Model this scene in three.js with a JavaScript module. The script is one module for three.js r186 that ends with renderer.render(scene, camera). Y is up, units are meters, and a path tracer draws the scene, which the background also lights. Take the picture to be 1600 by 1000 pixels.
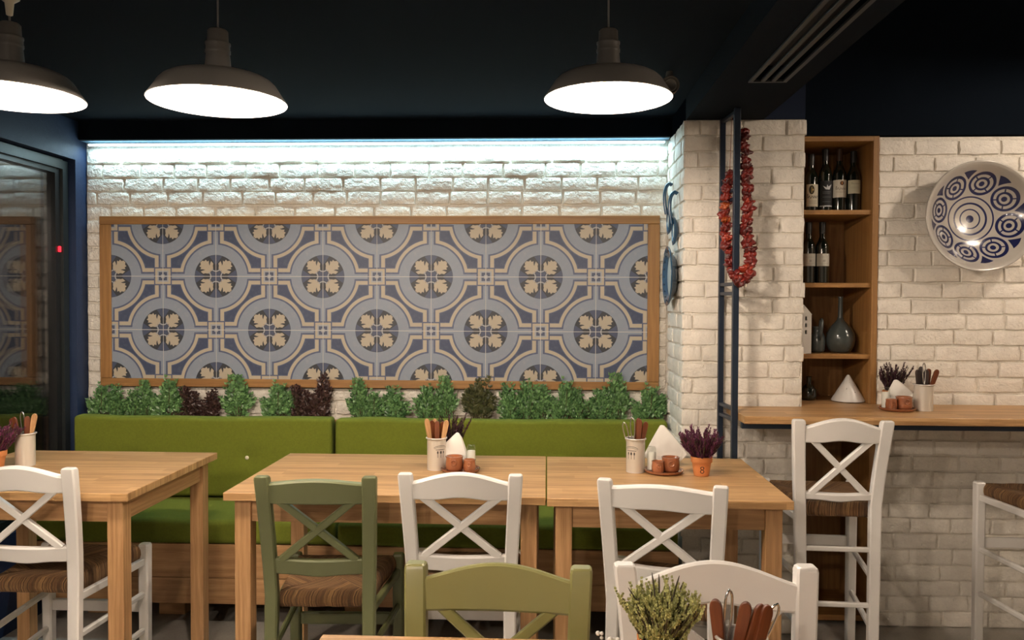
import * as THREE from 'three';
import { RectAreaLightUniformsLib } from 'three/addons/lights/RectAreaLightUniformsLib.js';
import { mergeGeometries, mergeVertices, toCreasedNormals } from 'three/addons/utils/BufferGeometryUtils.js';

// ---------------------------------------------------------------- camera, exposure, room size
const scene = new THREE.Scene();
scene.background = new THREE.Color(0x020304);            // night outside the window
const camera = new THREE.PerspectiveCamera(2 * Math.atan(500 / 1246) * 180 / Math.PI, 1.6, 0.05, 60);
camera.position.set(0, 1.42, 0);
camera.rotation.order = 'YXZ';
camera.rotation.set(-1.3 * Math.PI / 180, 2.5 * Math.PI / 180, 0.2 * Math.PI / 180);
const renderer = new THREE.WebGLRenderer({ antialias: true });
renderer.toneMapping = THREE.LinearToneMapping;
renderer.toneMappingExposure = 1.36;
renderer.shadowMap.enabled = true;
RectAreaLightUniformsLib.init();
const ZW = -3.88, ZP = -3.44, ZR = -3.55, HC = 2.205, XL = -2.285, XP = 0.587, XP2 = 1.086;
const LAMP = { color: 0xffead5, power: 1.7 }, LED = { color: 0xcdf3ff, power: 62 }, HM = 2.29;

// cool LED strip light below the pelmet board at the top of the tiled wall
const led = new THREE.RectAreaLight(LED.color, LED.power, 2.80, 0.016);
led.position.set(-0.845, 2.174, ZW + 0.050); led.rotation.x = -Math.PI / 2; scene.add(led);

// ---------------------------------------------------------------- small tools
let seed = 7;
const rnd = () => { seed = (seed * 1664525 + 1013904223) >>> 0; return seed / 4294967296; };
const rr = (a, b) => a + (b - a) * rnd();
const V = (x, y, z) => new THREE.Vector3(x, y, z);
const taken = {};
function numbered(n) { taken[n] = (taken[n] ?? -1) + 1; return taken[n] ? `${n}_${String(taken[n]).padStart(3, '0')}` : n; }
function thing(name, label, category, [x, y, z] = [0, 0, 0], turn = 0, group) {
  const o = new THREE.Group(); o.name = numbered(name); scene.add(o); o.position.set(x, y, z); o.rotation.y = turn;
  o.userData = { label, category }; if (group) o.userData.group = group; return o;
}
function part(name, geo, mat, parent, label) {
  const m = new THREE.Mesh(geo, mat); m.name = name; if (label) m.userData.label = label; parent.add(m); return m;
}
function single(name, geo, mat, label, category, [x, y, z] = [0, 0, 0], turn = 0, group) {
  const m = new THREE.Mesh(geo, mat); m.name = numbered(name); scene.add(m); m.position.set(x, y, z); m.rotation.y = turn;
  m.userData = { label, category }; if (group) m.userData.group = group; return m;
}
function struct(name, geo, mat, label, parent) {
  const m = new THREE.Mesh(geo, mat); m.name = name; (parent || scene).add(m);
  if (!parent) m.userData = { kind: 'structure', label, category: name.split('_')[0] }; return m;
}
function dup(root, [x, y, z], turn, label) {
  const r = root.clone(); r.name = numbered(root.name.replace(/_\d{3}$/, '')); scene.add(r); r.position.set(x, y, z); r.rotation.y = turn;
  r.userData = { ...root.userData }; if (label) r.userData.label = label; return r;
}
// value noise
function hash(x, y) { let h = (x * 374761393 + y * 668265263) | 0; h = Math.imul(h ^ (h >>> 13), 1274126177); return ((h ^ (h >>> 16)) >>> 0) / 4294967296; }
function vn(x, y, px = 1e9, py = 1e9) {
  const i = Math.floor(x), j = Math.floor(y), f = x - i, g = y - j, u = f * f * (3 - 2 * f), v = g * g * (3 - 2 * g);
  const w = (a, m) => ((a % m) + m) % m;
  const a = hash(w(i, px), w(j, py)), b = hash(w(i + 1, px), w(j, py)), c = hash(w(i, px), w(j + 1, py)), d = hash(w(i + 1, px), w(j + 1, py));
  return a + (b - a) * u + (c - a) * v + (a - b - c + d) * u * v;
}
function fbm(x, y, px, py, n = 4) { let s = 0, a = 0.5, k = 1; for (let i = 0; i < n; i++) { s += a * vn(x * k, y * k, px * k, py * k); a *= 0.5; k *= 2; } return s / (1 - Math.pow(0.5, n)); }
function tex(w, h, fn, srgb, rx = 1, ry = 1) {
  const d = new Uint8Array(w * h * 4);
  for (let y = 0; y < h; y++) for (let x = 0; x < w; x++) {
    const c = fn(x / w, y / h), o = (y * w + x) * 4;
    for (let k = 0; k < 3; k++) d[o + k] = Math.max(0, Math.min(255, (Array.isArray(c) ? c[k] : c) * 255)); d[o + 3] = 255;
  }
  const t = new THREE.DataTexture(d, w, h); t.wrapS = t.wrapT = THREE.RepeatWrapping; t.magFilter = THREE.LinearFilter; t.minFilter = THREE.LinearMipmapLinearFilter;
  t.generateMipmaps = true; if (srgb) t.colorSpace = THREE.SRGBColorSpace; t.repeat.set(rx, ry); t.needsUpdate = true; return t;
}
function canvasTex(w, h, draw) {
  const c = document.createElement('canvas'); c.width = w; c.height = h; const g = c.getContext('2d'); draw(g, w, h);
  const t = new THREE.CanvasTexture(c); t.colorSpace = THREE.SRGBColorSpace; t.anisotropy = 8; return t;
}
const mix3 = (a, b, t) => a.map((v, i) => v + (b[i] - v) * t);
// uv in metres, grain along the given axis ('x','y','z'); per face
function uvBox(geo, grain = 'x', ou = 0, ov = 0) {
  const g = geo.index ? geo.toNonIndexed() : geo; if (!g.attributes.normal) g.computeVertexNormals();
  const p = g.attributes.position, n = p.count, uv = new Float32Array(n * 2), gi = 'xyz'.indexOf(grain);
  const a = new THREE.Vector3(), b = new THREE.Vector3(), c = new THREE.Vector3();
  for (let i = 0; i < n; i += 3) {
    a.fromBufferAttribute(p, i); b.fromBufferAttribute(p, i + 1); c.fromBufferAttribute(p, i + 2);
    b.sub(a); c.sub(a); b.cross(c); const m = [Math.abs(b.x), Math.abs(b.y), Math.abs(b.z)]; const ax = m.indexOf(Math.max(...m));
    let [u, v] = [0, 1, 2].filter(k => k !== ax); if (v === gi) [u, v] = [v, u];
    for (let k = 0; k < 3; k++) { const q = [p.getX(i + k), p.getY(i + k), p.getZ(i + k)]; uv[(i + k) * 2] = q[u] + ou; uv[(i + k) * 2 + 1] = q[v] + ov; }
  }
  g.setAttribute('uv', new THREE.BufferAttribute(uv, 2)); return g;
}
// box with chamfered / rounded edges; segs subdivide flat faces for later bending
function rbox(w, h, d, r = 0.004, sx = 1, sy = 1, sz = 1, rs = 2) {
  const cut = (len, s) => { const a = []; const hl = len / 2, rad = Math.min(r, hl * 0.98); for (let i = 0; i <= rs; i++) a.push(-hl + rad * i / rs); for (let i = 1; i < s; i++) a.push(-hl + rad + (len - 2 * rad) * i / s); for (let i = 0; i <= rs; i++) a.push(hl - rad + rad * i / rs); return a; };
  const X = cut(w, sx), Y = cut(h, sy), Z = cut(d, sz), geo = new THREE.BoxGeometry(1, 1, 1, X.length - 1, Y.length - 1, Z.length - 1), p = geo.attributes.position;
  const rad = Math.min(r, w / 2 * 0.98, h / 2 * 0.98, d / 2 * 0.98), nrm = geo.attributes.normal;
  for (let i = 0; i < p.count; i++) {
    const q = [X[Math.round((p.getX(i) + 0.5) * (X.length - 1))], Y[Math.round((p.getY(i) + 0.5) * (Y.length - 1))], Z[Math.round((p.getZ(i) + 0.5) * (Z.length - 1))]];
    const hl = [w / 2 - rad, h / 2 - rad, d / 2 - rad], c = q.map((v, k) => Math.max(-hl[k], Math.min(hl[k], v))), e = q.map((v, k) => v - c[k]), L = Math.hypot(...e) || 1;
    p.setXYZ(i, c[0] + e[0] / L * rad, c[1] + e[1] / L * rad, c[2] + e[2] / L * rad); nrm.setXYZ(i, e[0] / L, e[1] / L, e[2] / L);
  }
  return geo;
}
const at = (g, x, y, z) => { g.translate(x, y, z); return g; };
const smooth = (g, a = 0.6) => toCreasedNormals(g, a);
// tube of chamfered-rectangle sections through points [x,y,z,w,d]; sections lie in the plane of (side, up x) given by the path
function sweep(pts, cham = 0.25, flatY = true) {
  const pos = [], idx = [], n = 8;
  const P = pts.map(p => V(p[0], p[1], p[2]));
  pts.forEach((p, i) => {
    const t = P[Math.min(i + 1, P.length - 1)].clone().sub(P[Math.max(i - 1, 0)]).normalize();
    let sx, sz;
    if (flatY) { sx = V(1, 0, 0); sz = V(0, 0, 1); } else { sx = V(0, 1, 0).cross(t).normalize(); if (sx.lengthSq() < 0.1) sx = V(1, 0, 0); sz = t.clone().cross(sx).normalize(); }
    const w = p[3] / 2, d = p[4] / 2, c = Math.min(w, d) * cham * 2;
    [[w, d - c], [w - c, d], [-w + c, d], [-w, d - c], [-w, -d + c], [-w + c, -d], [w - c, -d], [w, -d + c]].forEach(([a, b]) => { const q = P[i].clone().addScaledVector(sx, a).addScaledVector(sz, b); pos.push(q.x, q.y, q.z); });
  });
  for (let i = 0; i < pts.length - 1; i++) for (let k = 0; k < n; k++) { const a = i * n + k, b = i * n + (k + 1) % n; idx.push(a, b, a + n, b, b + n, a + n); }
  const L = (pts.length - 1) * n; for (let k = 1; k < n - 1; k++) { idx.push(0, k + 1, k); idx.push(L, L + k, L + k + 1); }
  const g = new THREE.BufferGeometry(); g.setAttribute('position', new THREE.Float32BufferAttribute(pos, 3)); g.setIndex(idx);
  // orient outwards
  const h = toCreasedNormals(g, 0.5), pp = h.attributes.position; let vol = 0; const a = V(), b = V(), c = V();
  for (let i = 0; i < pp.count; i += 3) { a.fromBufferAttribute(pp, i); b.fromBufferAttribute(pp, i + 1); c.fromBufferAttribute(pp, i + 2); vol += a.dot(b.clone().cross(c)); }
  if (vol < 0) { for (let i = 0; i < idx.length; i += 3) [idx[i], idx[i + 1]] = [idx[i + 1], idx[i]]; g.setIndex(idx); return uvBox(toCreasedNormals(g, 0.5), 'y'); }
  return uvBox(h, 'y');
}
function section(pts, A, B, c) {                                // chamfered rectangles (w along A, d along B) swept through points [x,y,z,w,d]
  const pos = [], idx = [], n = 8;
  for (const [x, y, z, w2, d2] of pts) { const w = w2 / 2, d = d2 / 2; for (const [a, b] of [[w, d - c], [w - c, d], [-w + c, d], [-w, d - c], [-w, -d + c], [-w + c, -d], [w - c, -d], [w, -d + c]]) pos.push(x + A.x * a + B.x * b, y + A.y * a + B.y * b, z + A.z * a + B.z * b); }
  for (let i = 0; i < pts.length - 1; i++) for (let k = 0; k < n; k++) { const a = i * n + k, b = i * n + (k + 1) % n; idx.push(a, b, a + n, b, b + n, a + n); }
  const L = (pts.length - 1) * n; for (let k = 1; k < n - 1; k++) idx.push(0, k + 1, k, L, L + k, L + k + 1);
  const t = V(pts[1][0] - pts[0][0], pts[1][1] - pts[0][1], pts[1][2] - pts[0][2]); if (A.clone().cross(B).dot(t) < 0) for (let i = 0; i < idx.length; i += 3) [idx[i], idx[i + 1]] = [idx[i + 1], idx[i]];
  const g = new THREE.BufferGeometry(); g.setAttribute('position', new THREE.Float32BufferAttribute(pos, 3)); g.setIndex(idx); return uvBox(toCreasedNormals(g, 0.5), 'x');
}
const bar = (a, b, w, d = w, cham = 0.25) => sweep([[...a, w, d], [...b, w, d]], cham, false);
const lathe = (pts, seg = 40) => new THREE.LatheGeometry(pts.map(p => new THREE.Vector2(p[0], p[1])), seg);
const cyl = (r1, r2, h, s = 24) => new THREE.CylinderGeometry(r1, r2, h, s);

// ---------------------------------------------------------------- textures and materials
const std = (o) => new THREE.MeshStandardMaterial(o), phy = (o) => new THREE.MeshPhysicalMaterial(o);
const lin = (r, g, b) => new THREE.Color().setRGB(r, g, b);
function woodTex(c0, c1, staves, contrast = 1) {
  return tex(1024, 512, (u, v) => {
    const s = staves ? Math.floor(v * staves) : 0, off = hash(s, 91) * 7, len = 2 + Math.floor(hash(s, 3) * 2), st = Math.floor(((u + off) % 1) * len), tone = staves ? hash(s * 13 + st, 17) : 0.5;
    const wob = fbm(u * 3, v * 6 + off, 3, 1e9, 3) * 0.05;
    const gr = fbm(u * 6 + off, (v + wob) * 60, 6, 1e9, 4), fine = fbm(u * 24, v * 300, 24, 1e9, 3), ring = 0.5 + 0.5 * Math.sin((v + wob * 2.2 + off) * (staves || 10) * 9 + fbm(u * 2, v * 8, 2, 8, 2) * 9);
    let t = 0.30 * gr + 0.30 * fine + 0.16 * ring + 0.24 * tone; t = 0.5 + (t - 0.5) * 1.7 * contrast;
    return mix3(c0, c1, Math.max(0, Math.min(1, t)));
  }, true);
}
const T = {
  oak: woodTex([0.56, 0.415, 0.255], [0.82, 0.66, 0.46], 12),
  plain: woodTex([0.58, 0.42, 0.26], [0.78, 0.62, 0.44], 0),
  honey: woodTex([0.47, 0.33, 0.17], [0.66, 0.49, 0.28], 0, 0.8),
  lump: tex(512, 512, (u, v) => { const a = fbm(u * 14, v * 14, 14, 14, 4), b = fbm(u * 60 + 3, v * 60, 60, 60, 2); const chip = Math.max(0, vn(u * 40, v * 40, 40, 40) - 0.82) * 2.2; return 0.72 * a + 0.2 * b - chip * 0.5 + 0.1; }),
  paint: tex(512, 512, (u, v) => { const a = fbm(u * 10, v * 10, 10, 10, 4), b = fbm(u * 80, v * 80, 80, 80, 2), sp = vn(u * 70 + 5, v * 70, 70, 70) > 0.965 ? 0.35 : 0; const k = 0.92 + 0.07 * a + 0.03 * b - sp * 0.35; return [k, k * 0.985, k * 0.955]; }, true),
  weave: tex(256, 256, (u, v) => 0.5 + 0.25 * Math.sin(u * Math.PI * 128) * Math.sin(v * Math.PI * 128) + 0.3 * (fbm(u * 40, v * 40, 40, 40, 2) - 0.5)),
  felt: tex(256, 256, (u, v) => { const k = 0.93 + 0.1 * fbm(u * 50, v * 50, 50, 50, 3) ; return [k, k, k * 0.98]; }, true),
  rush: tex(512, 128, (u, v) => { const s = u * 56 + 0.9 * fbm(u * 20, v * 5, 20, 5, 2), i = Math.floor(s), f = s - i, t = hash(i % 57, 5), e = Math.min(1, Math.sin(f * Math.PI) * 1.6), g = 0.65 + 0.5 * fbm(u * 90, v * 6, 90, 6, 3); const c = mix3([0.42, 0.29, 0.17], [0.68, 0.52, 0.33], t); return c.map(q => q * (0.62 + 0.38 * e) * g); }, true),
  rushB: tex(512, 128, (u, v) => { const s = u * 56 + 0.9 * fbm(u * 20, v * 5, 20, 5, 2), f = s - Math.floor(s); return Math.pow(Math.sin(f * Math.PI), 0.6) * 0.85 + 0.15 * vn(u * 150, v * 8, 150, 8); }),
  stone: tex(512, 512, (u, v) => { const k = 0.62 + 0.12 * (fbm(u * 8, v * 8, 8, 8, 5) - 0.5) + 0.05 * (vn(u * 200, v * 200, 200, 200) - 0.5); return [k, k * 0.98, k * 0.93]; }, true),
};
const rep = (t, rx, ry) => { const c = t.clone(); c.repeat.set(rx, ry); c.needsUpdate = true; return c; };
const M = {
  brick: std({ color: lin(0.83, 0.81, 0.775), map: rep(T.paint, 2, 2), bumpMap: rep(T.lump, 4, 4), bumpScale: 0.0040, roughness: 0.6 }),
  brick2: std({ color: lin(0.80, 0.78, 0.74), map: rep(T.paint, 2.3, 2.3), bumpMap: rep(T.lump, 3.3, 3.3), bumpScale: 0.0050, roughness: 0.62 }),
  mortar: std({ color: lin(0.78, 0.76, 0.72), map: rep(T.paint, 2, 2), bumpMap: rep(T.lump, 8, 8), bumpScale: 0.005, roughness: 0.8 }),
  navy: phy({ color: lin(0.0036, 0.0066, 0.0115), roughness: 0.95, specularIntensity: 0.15 }),
  blueWall: std({ color: lin(0.0055, 0.019, 0.060), bumpMap: rep(T.lump, 3, 3), bumpScale: 0.0015, roughness: 0.6 }),
  blueUpper: phy({ color: lin(0.010, 0.018, 0.042), roughness: 0.8, specularIntensity: 0.4 }),
  blueLedLit: std({ color: lin(0.10, 0.19, 0.27), roughness: 0.6 }),  // paler than the navy pelmet: LED glow on its underside put into the colour
  brickRough: std({ color: lin(0.82, 0.80, 0.765), map: rep(T.paint, 2, 2), bumpMap: rep(T.lump, 4.5, 4.5), bumpScale: 0.0085, roughness: 0.5 }),
  steel: std({ color: lin(0.008, 0.016, 0.032), roughness: 0.42, metalness: 0.1 }),
  frameBlack: std({ color: lin(0.016, 0.017, 0.018), roughness: 0.35, metalness: 0.3 }),
  frameGrey: std({ color: lin(0.022, 0.027, 0.028), roughness: 0.4, metalness: 0.3 }),
  glass: phy({ color: 0xffffff, roughness: 0.0, transmission: 1, thickness: 0, ior: 1.52, metalness: 0 }),
  clearGlass: phy({ color: lin(0.93, 0.95, 0.93), roughness: 0.08, transmission: 1, thickness: 0, ior: 1.5 }),
  floor: std({ color: lin(1, 1, 1), map: rep(T.stone, 1, 1), roughness: 0.35, bumpMap: rep(T.lump, 1, 1), bumpScale: 0.0006 }),
  plaster: std({ color: lin(0.5, 0.46, 0.40), roughness: 0.9 }),
  oak: std({ map: rep(T.oak, 1.0, 2.0), roughness: 0.42, bumpMap: rep(T.oak, 1, 2), bumpScale: 0.0004 }),
  leg: std({ map: rep(T.plain, 1.0, 2.4), roughness: 0.48 }),
  honey: std({ map: rep(T.honey, 1.0, 2.4), roughness: 0.5 }),
  benchWood: std({ map: rep(T.plain, 0.8, 1.6), roughness: 0.55 }),
  white: phy({ color: lin(0.79, 0.765, 0.725), roughness: 0.33, clearcoat: 0.15, clearcoatRoughness: 0.3 }),
  greenPaint: phy({ color: lin(0.205, 0.195, 0.065), roughness: 0.36, clearcoat: 0.15, clearcoatRoughness: 0.3 }),
  sage: phy({ color: lin(0.118, 0.130, 0.055), roughness: 0.4 }),
  rush: std({ map: T.rush, bumpMap: T.rushB, bumpScale: 0.003, roughness: 0.8 }),
  green: phy({ color: lin(0.132, 0.160, 0.009), map: rep(T.felt, 3, 3), bumpMap: rep(T.weave, 5, 5), bumpScale: 0.0012, roughness: 0.95, sheen: 0.5, sheenRoughness: 0.5, sheenColor: lin(0.2, 0.32, 0.03) }),
  enamelOut: std({ color: lin(0.16, 0.15, 0.135), roughness: 0.45 }),
  enamelIn: std({ color: lin(0.88, 0.88, 0.86), roughness: 0.4, side: THREE.DoubleSide }),
  bulb: std({ color: 0xffffff, emissive: new THREE.Color(LAMP.color), emissiveIntensity: 30 }),
  ledGlow: std({ color: 0xffffff, emissive: new THREE.Color(LED.color), emissiveIntensity: 6 }),
  cream: std({ color: lin(0.72, 0.66, 0.52), roughness: 0.5 }),
  cord: std({ color: lin(0.25, 0.24, 0.23), roughness: 0.6 }),
  grout: std({ color: lin(0.55, 0.54, 0.51), roughness: 0.9 }),
  tin: std({ color: lin(0.70, 0.67, 0.62), roughness: 0.3, metalness: 0.4 }),
  metal: std({ color: lin(0.72, 0.71, 0.69), roughness: 0.18, metalness: 1 }),
  handleDark: std({ map: rep(T.honey, 2, 6), color: lin(0.42, 0.20, 0.13), roughness: 0.42 }),
  handleBlack: std({ color: lin(0.035, 0.022, 0.018), roughness: 0.5 }),
  handleLight: std({ map: rep(T.plain, 3, 8), roughness: 0.5 }),
  terra: std({ color: lin(0.50, 0.185, 0.055), roughness: 0.75, bumpMap: rep(T.lump, 3, 3), bumpScale: 0.0008 }),
  glaze: phy({ color: lin(0.25, 0.085, 0.035), roughness: 0.16, clearcoat: 0.6, clearcoatRoughness: 0.1 }),
  soil: std({ color: lin(0.03, 0.02, 0.013), roughness: 1 }),
  napkin: std({ color: lin(0.82, 0.79, 0.73), roughness: 0.85, bumpMap: rep(T.lump, 8, 8), bumpScale: 0.0004 }),
  bottle: phy({ color: lin(0.006, 0.009, 0.006), roughness: 0.08, clearcoat: 1, clearcoatRoughness: 0.03 }),
  ceramic: phy({ color: lin(0.74, 0.72, 0.68), roughness: 0.3 }),
  greyCeramic: phy({ color: lin(0.050, 0.060, 0.058), roughness: 0.18, clearcoat: 0.5 }),
  blueCeramic: phy({ color: lin(0.015, 0.065, 0.13), roughness: 0.2, clearcoat: 0.6 }),
  paleCeramic: phy({ color: lin(0.45, 0.55, 0.56), roughness: 0.3, clearcoat: 0.4 }),
  black: std({ color: lin(0.008, 0.008, 0.009), roughness: 0.7 }),
  ventGrey: std({ color: lin(0.014, 0.018, 0.022), roughness: 0.55 }),
  red: std({ color: lin(0.5, 0.01, 0.01), emissive: new THREE.Color(1, 0.02, 0.04), emissiveIntensity: 1.6 }),
  string: std({ color: lin(0.25, 0.10, 0.06), roughness: 0.9 }),
};

// ---------------------------------------------------------------- bricks
function brickGeo(k) {
  const L = 0.160, H = 0.0645, D = 0.012, nx = 5, ny = 3, pos = [], idx = [], uv = [];
  const ring = [];
  for (let j = 0; j <= ny; j++) for (let i = 0; i <= nx; i++) {
    const e = (i === 0 || i === nx || j === 0 || j === ny), cr = (i === 0 || i === nx) && (j === 0 || j === ny);
    const x = -L / 2 + 0.004 + (L - 0.008) * i / nx + (e ? rr(-0.0022, 0.0022) : rr(-0.006, 0.006)), y = -H / 2 + 0.004 + (H - 0.008) * j / ny + (e ? rr(-0.002, 0.002) : rr(-0.004, 0.004));
    const z = D - (cr ? 0.005 : e ? rr(0.001, 0.004) : rr(-0.0012, 0.0022));
    pos.push(x, y, z); uv.push(x + k * 0.37, y + k * 0.21);
  }
  for (let j = 0; j < ny; j++) for (let i = 0; i < nx; i++) { const a = j * (nx + 1) + i; idx.push(a, a + 1, a + nx + 2, a, a + nx + 2, a + nx + 1); }
  for (let i = 0; i <= nx; i++) ring.push(i);
  for (let j = 1; j <= ny; j++) ring.push(j * (nx + 1) + nx);
  for (let i = nx - 1; i >= 0; i--) ring.push(ny * (nx + 1) + i);
  for (let j = ny - 1; j > 0; j--) ring.push(j * (nx + 1));
  const base = pos.length / 3;
  ring.forEach(r => { const x = pos[r * 3], y = pos[r * 3 + 1]; pos.push(x + Math.sign(x) * (Math.abs(x) > L / 2 - 0.01 ? 0.004 : 0), y + Math.sign(y) * (Math.abs(y) > H / 2 - 0.009 ? 0.0035 : 0), -0.002); uv.push(x + k * 0.37 + 0.01, y + k * 0.21 + 0.01); });
  ring.forEach((r, i) => { const n = (i + 1) % ring.length; idx.push(r, base + i, ring[n], ring[n], base + i, base + n); });
  const g = new THREE.BufferGeometry(); g.setAttribute('position', new THREE.Float32BufferAttribute(pos, 3)); g.setAttribute('uv', new THREE.Float32BufferAttribute(uv, 2)); g.setIndex(idx);
  return toCreasedNormals(g, 0.75);
}
const BRICKS = Array.from({ length: 9 }, (_, k) => brickGeo(k));
const ROW = 0.0686, BL = 0.182;
// rows of bricks on a vertical face: from u0 to u1 (metres along dir), y from row r0 to r1; keep(u0,u1,y) filters; place(u,y) gives the position
function lay(parent, u0, u1, y0, rows, turn, place, keep = () => true, ragged = [0, 0], mats = [M.brick, M.brick2], proud = 1) {
  for (let r = 0; r < rows; r++) {
    const y = y0 + (r + 0.5) * ROW + rr(-0.0015, 0.0015); let u = u0 - (r % 2 ? BL / 2 : 0) - hash(r, 77) * 0.05;
    while (u < u1 - 0.02) {
      let a = u + 0.003, b = u + BL * rr(0.88, 1.12); u = b; b -= 0.003;
      a = Math.max(a, u0 - (ragged[0] ? rr(0, ragged[0]) : 0)); if (b > u1 - 0.03) { b = u1 + (ragged[1] ? rr(-ragged[1] * 0.3, ragged[1]) : 0); u = u1; }
      if (b - a < 0.025 || !keep(a, b, y)) continue;
      const m = new THREE.Mesh(BRICKS[Math.floor(rnd() * BRICKS.length)], mats[rnd() < 0.7 ? 0 : 1]); m.name = 'brick';
      m.position.copy(place((a + b) / 2, y)); m.rotation.set(0, turn, rr(-0.008, 0.008)); m.scale.set((b - a) / 0.160, rr(0.965, 1.015), rr(0.75, 1.2) * proud); parent.add(m);
    }
  }
}
const blk = (x0, x1, y0, y1, z0, z1) => uvBox(at(new THREE.BoxGeometry(x1 - x0, y1 - y0, z1 - z0), (x0 + x1) / 2, (y0 + y1) / 2, (z0 + z1) / 2));
const merge = (a) => mergeGeometries(a.map(g => { const h = g.index ? g.toNonIndexed() : g; for (const k of Object.keys(h.attributes)) if (!['position', 'normal', 'uv'].includes(k)) h.deleteAttribute(k); return h; }));

// ---------------------------------------------------------------- room shell
const XR = 3.4, ZB = 2.6, HR = 2.75;                       // right wall, rear wall, height of the ceiling above the bar
struct('floor', blk(XL - 0.15, XR + 0.2, -0.15, 0, -4.1, ZB + 0.2), M.floor, 'grey stone-look floor under the tables');
struct('ceiling', blk(XL - 0.15, XP, HM, HM + 0.15, -4.1, ZB + 0.2), M.navy, 'dark navy painted ceiling over the tables');
const ceilBar = struct('ceiling_bar', blk(0.912, XR + 0.2, HR, HR + 0.15, -4.1, ZB + 0.2), M.navy, 'higher black-blue ceiling over the bar counter');
const beam = struct('ceiling_beam', merge([blk(XP, 0.700, HC - 0.01, HR + 0.15, ZP, ZB + 0.2), blk(0.832, 0.912, HC - 0.01, HR + 0.15, ZP, ZB + 0.2), blk(0.700, 0.832, HC - 0.01, HR + 0.15, ZP, -2.842), blk(0.700, 0.832, HC - 0.01, HR + 0.15, -1.55, ZB + 0.2), blk(0.700, 0.832, HC + 0.06, HR + 0.15, -2.842, -1.55)]), M.navy, 'low dark blue ceiling beam with a slotted air vent');
const wallBack = struct('wall_back', blk(XL, XP + 0.01, 0, HM, ZW - 0.15, ZW), M.mortar, 'white painted brick wall behind the tiled panel');
// rows above, beside and below the tiled panel
lay(wallBack, XL + 0.005, XP - 0.012, 0.86, 19, 0, (u, y) => V(u, y, ZW), (a, b, y) => y < 2.17 && !(y > 1.035 && y < 1.80 && a > -2.17 && b < 0.51), [0, 0], [M.brickRough, M.brickRough], 1.35);
struct('pelmet', blk(XL, XP, HC - 0.001, HM, ZW, ZW + 0.072), M.navy, '', wallBack);
const pillar = struct('wall_pillar', blk(XP, XP2, 0, HC - 0.01, -4.0, ZP), M.mortar, 'white painted brick pillar beside the bar counter');
lay(pillar, XP - 0.010, XP2 - 0.004, 0.0, 32, 0, (u, y) => V(u, y, ZP), (a, b, y) => !(y < 0.70 && b < 0.72) && !(y > 0.945 && y < 0.985), [0, 0.014]);
lay(pillar, ZW + 0.012, ZP - 0.002, 0.0, 32, -Math.PI / 2, (u, y) => V(XP, y, u), (a, b, y) => y > 0.78);
struct('upper_wall', blk(0.912, XP2, HC - 0.008, HR, -4.0, ZP + 0.006), M.blueUpper, '', pillar);
const wallBar = struct('wall_bar', merge([blk(1.437, XR + 0.2, 0, 2.141, -4.0, ZR), blk(XP2, 1.437, 0, 2.146, -4.0, ZR - 0.33)]), M.mortar, 'white painted brick wall behind the bar counter');
lay(wallBar, 1.440, 2.92, 0.0, 31, 0, (u, y) => V(u, y, ZR), (a, b, y) => y < 2.12 && !(y > 0.945 && y < 0.985), [0.004, 0]);
struct('upper_wall', blk(XP2, XR + 0.2, 2.147, HR, -4.0, ZR + 0.012), M.navy, '', wallBar);
// left wall with the tall window
const wz0 = -3.783, wz1 = -0.6, wy0 = 0.42, wy1 = 2.101;
struct('wall_left', merge([blk(XL - 0.15, XL, 0, HM, -4.0, wz0), blk(XL - 0.15, XL, wy1, HM, wz0, wz1), blk(XL - 0.15, XL, 0, wy0, wz0, wz1), blk(XL - 0.15, XL, 0, HM, wz1, ZB + 0.2)]), M.blueWall, 'blue painted wall around the dark window');
struct('wall_right', blk(XR, XR + 0.2, 0, HR, ZR, ZB + 0.2), M.plaster, 'plain wall at the far end of the bar');
struct('wall_rear', blk(XL - 0.15, XR + 0.2, 0, HR, ZB, ZB + 0.2), M.plaster, 'plain wall at the other end of the room');
struct('ceiling_drop', blk(0.905, 0.912, HC, HR, ZP, ZB), M.navy, 'side of the ceiling beam above the bar');
const win = struct('window_1', merge([blk(XL - 0.13, XL - 0.035, wy0 + 0.012, wy1 - 0.012, wz0 + 0.004, wz0 + 0.045), blk(XL - 0.13, XL - 0.035, wy1 - 0.052, wy1 - 0.008, wz0 + 0.045, wz1), blk(XL - 0.13, XL - 0.035, wy0, wy0 + 0.05, wz0 + 0.045, wz1), blk(XL - 0.13, XL - 0.035, wy0, wy1, wz1 - 0.045, wz1)]), M.frameGrey, 'tall dark window with a grey metal frame at night');
part('sash', merge([blk(XL - 0.105, XL - 0.05, wy0 + 0.05, wy1 - 0.052, wz0 + 0.045, wz0 + 0.082), blk(XL - 0.105, XL - 0.05, wy1 - 0.075, wy1 - 0.052, wz0 + 0.082, wz1 - 0.05), blk(XL - 0.105, XL - 0.05, wy0 + 0.05, wy0 + 0.075, wz0 + 0.082, wz1 - 0.05), blk(XL - 0.105, XL - 0.05, wy0 + 0.05, wy1 - 0.052, wz1 - 0.08, wz1 - 0.045)]), M.frameBlack, win, 'black inner sash of the window');
for (const dx of [0.070, 0.073, 0.085, 0.088]) { const g = new THREE.PlaneGeometry(wz1 - wz0 - 0.13, wy1 - wy0 - 0.13); g.rotateY(Math.PI / 2); part('pane', at(g, XL - dx, (wy0 + wy1) / 2, (wz0 + wz1) / 2), M.glass, win); }
single('red_speck', rbox(0.012, 0.028, 0.012, 0.004), M.red, 'small glowing red speck on the black window frame', 'speck', [XL - 0.044, 1.665, -3.722]);  // small glowing red speck set on the sash
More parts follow.
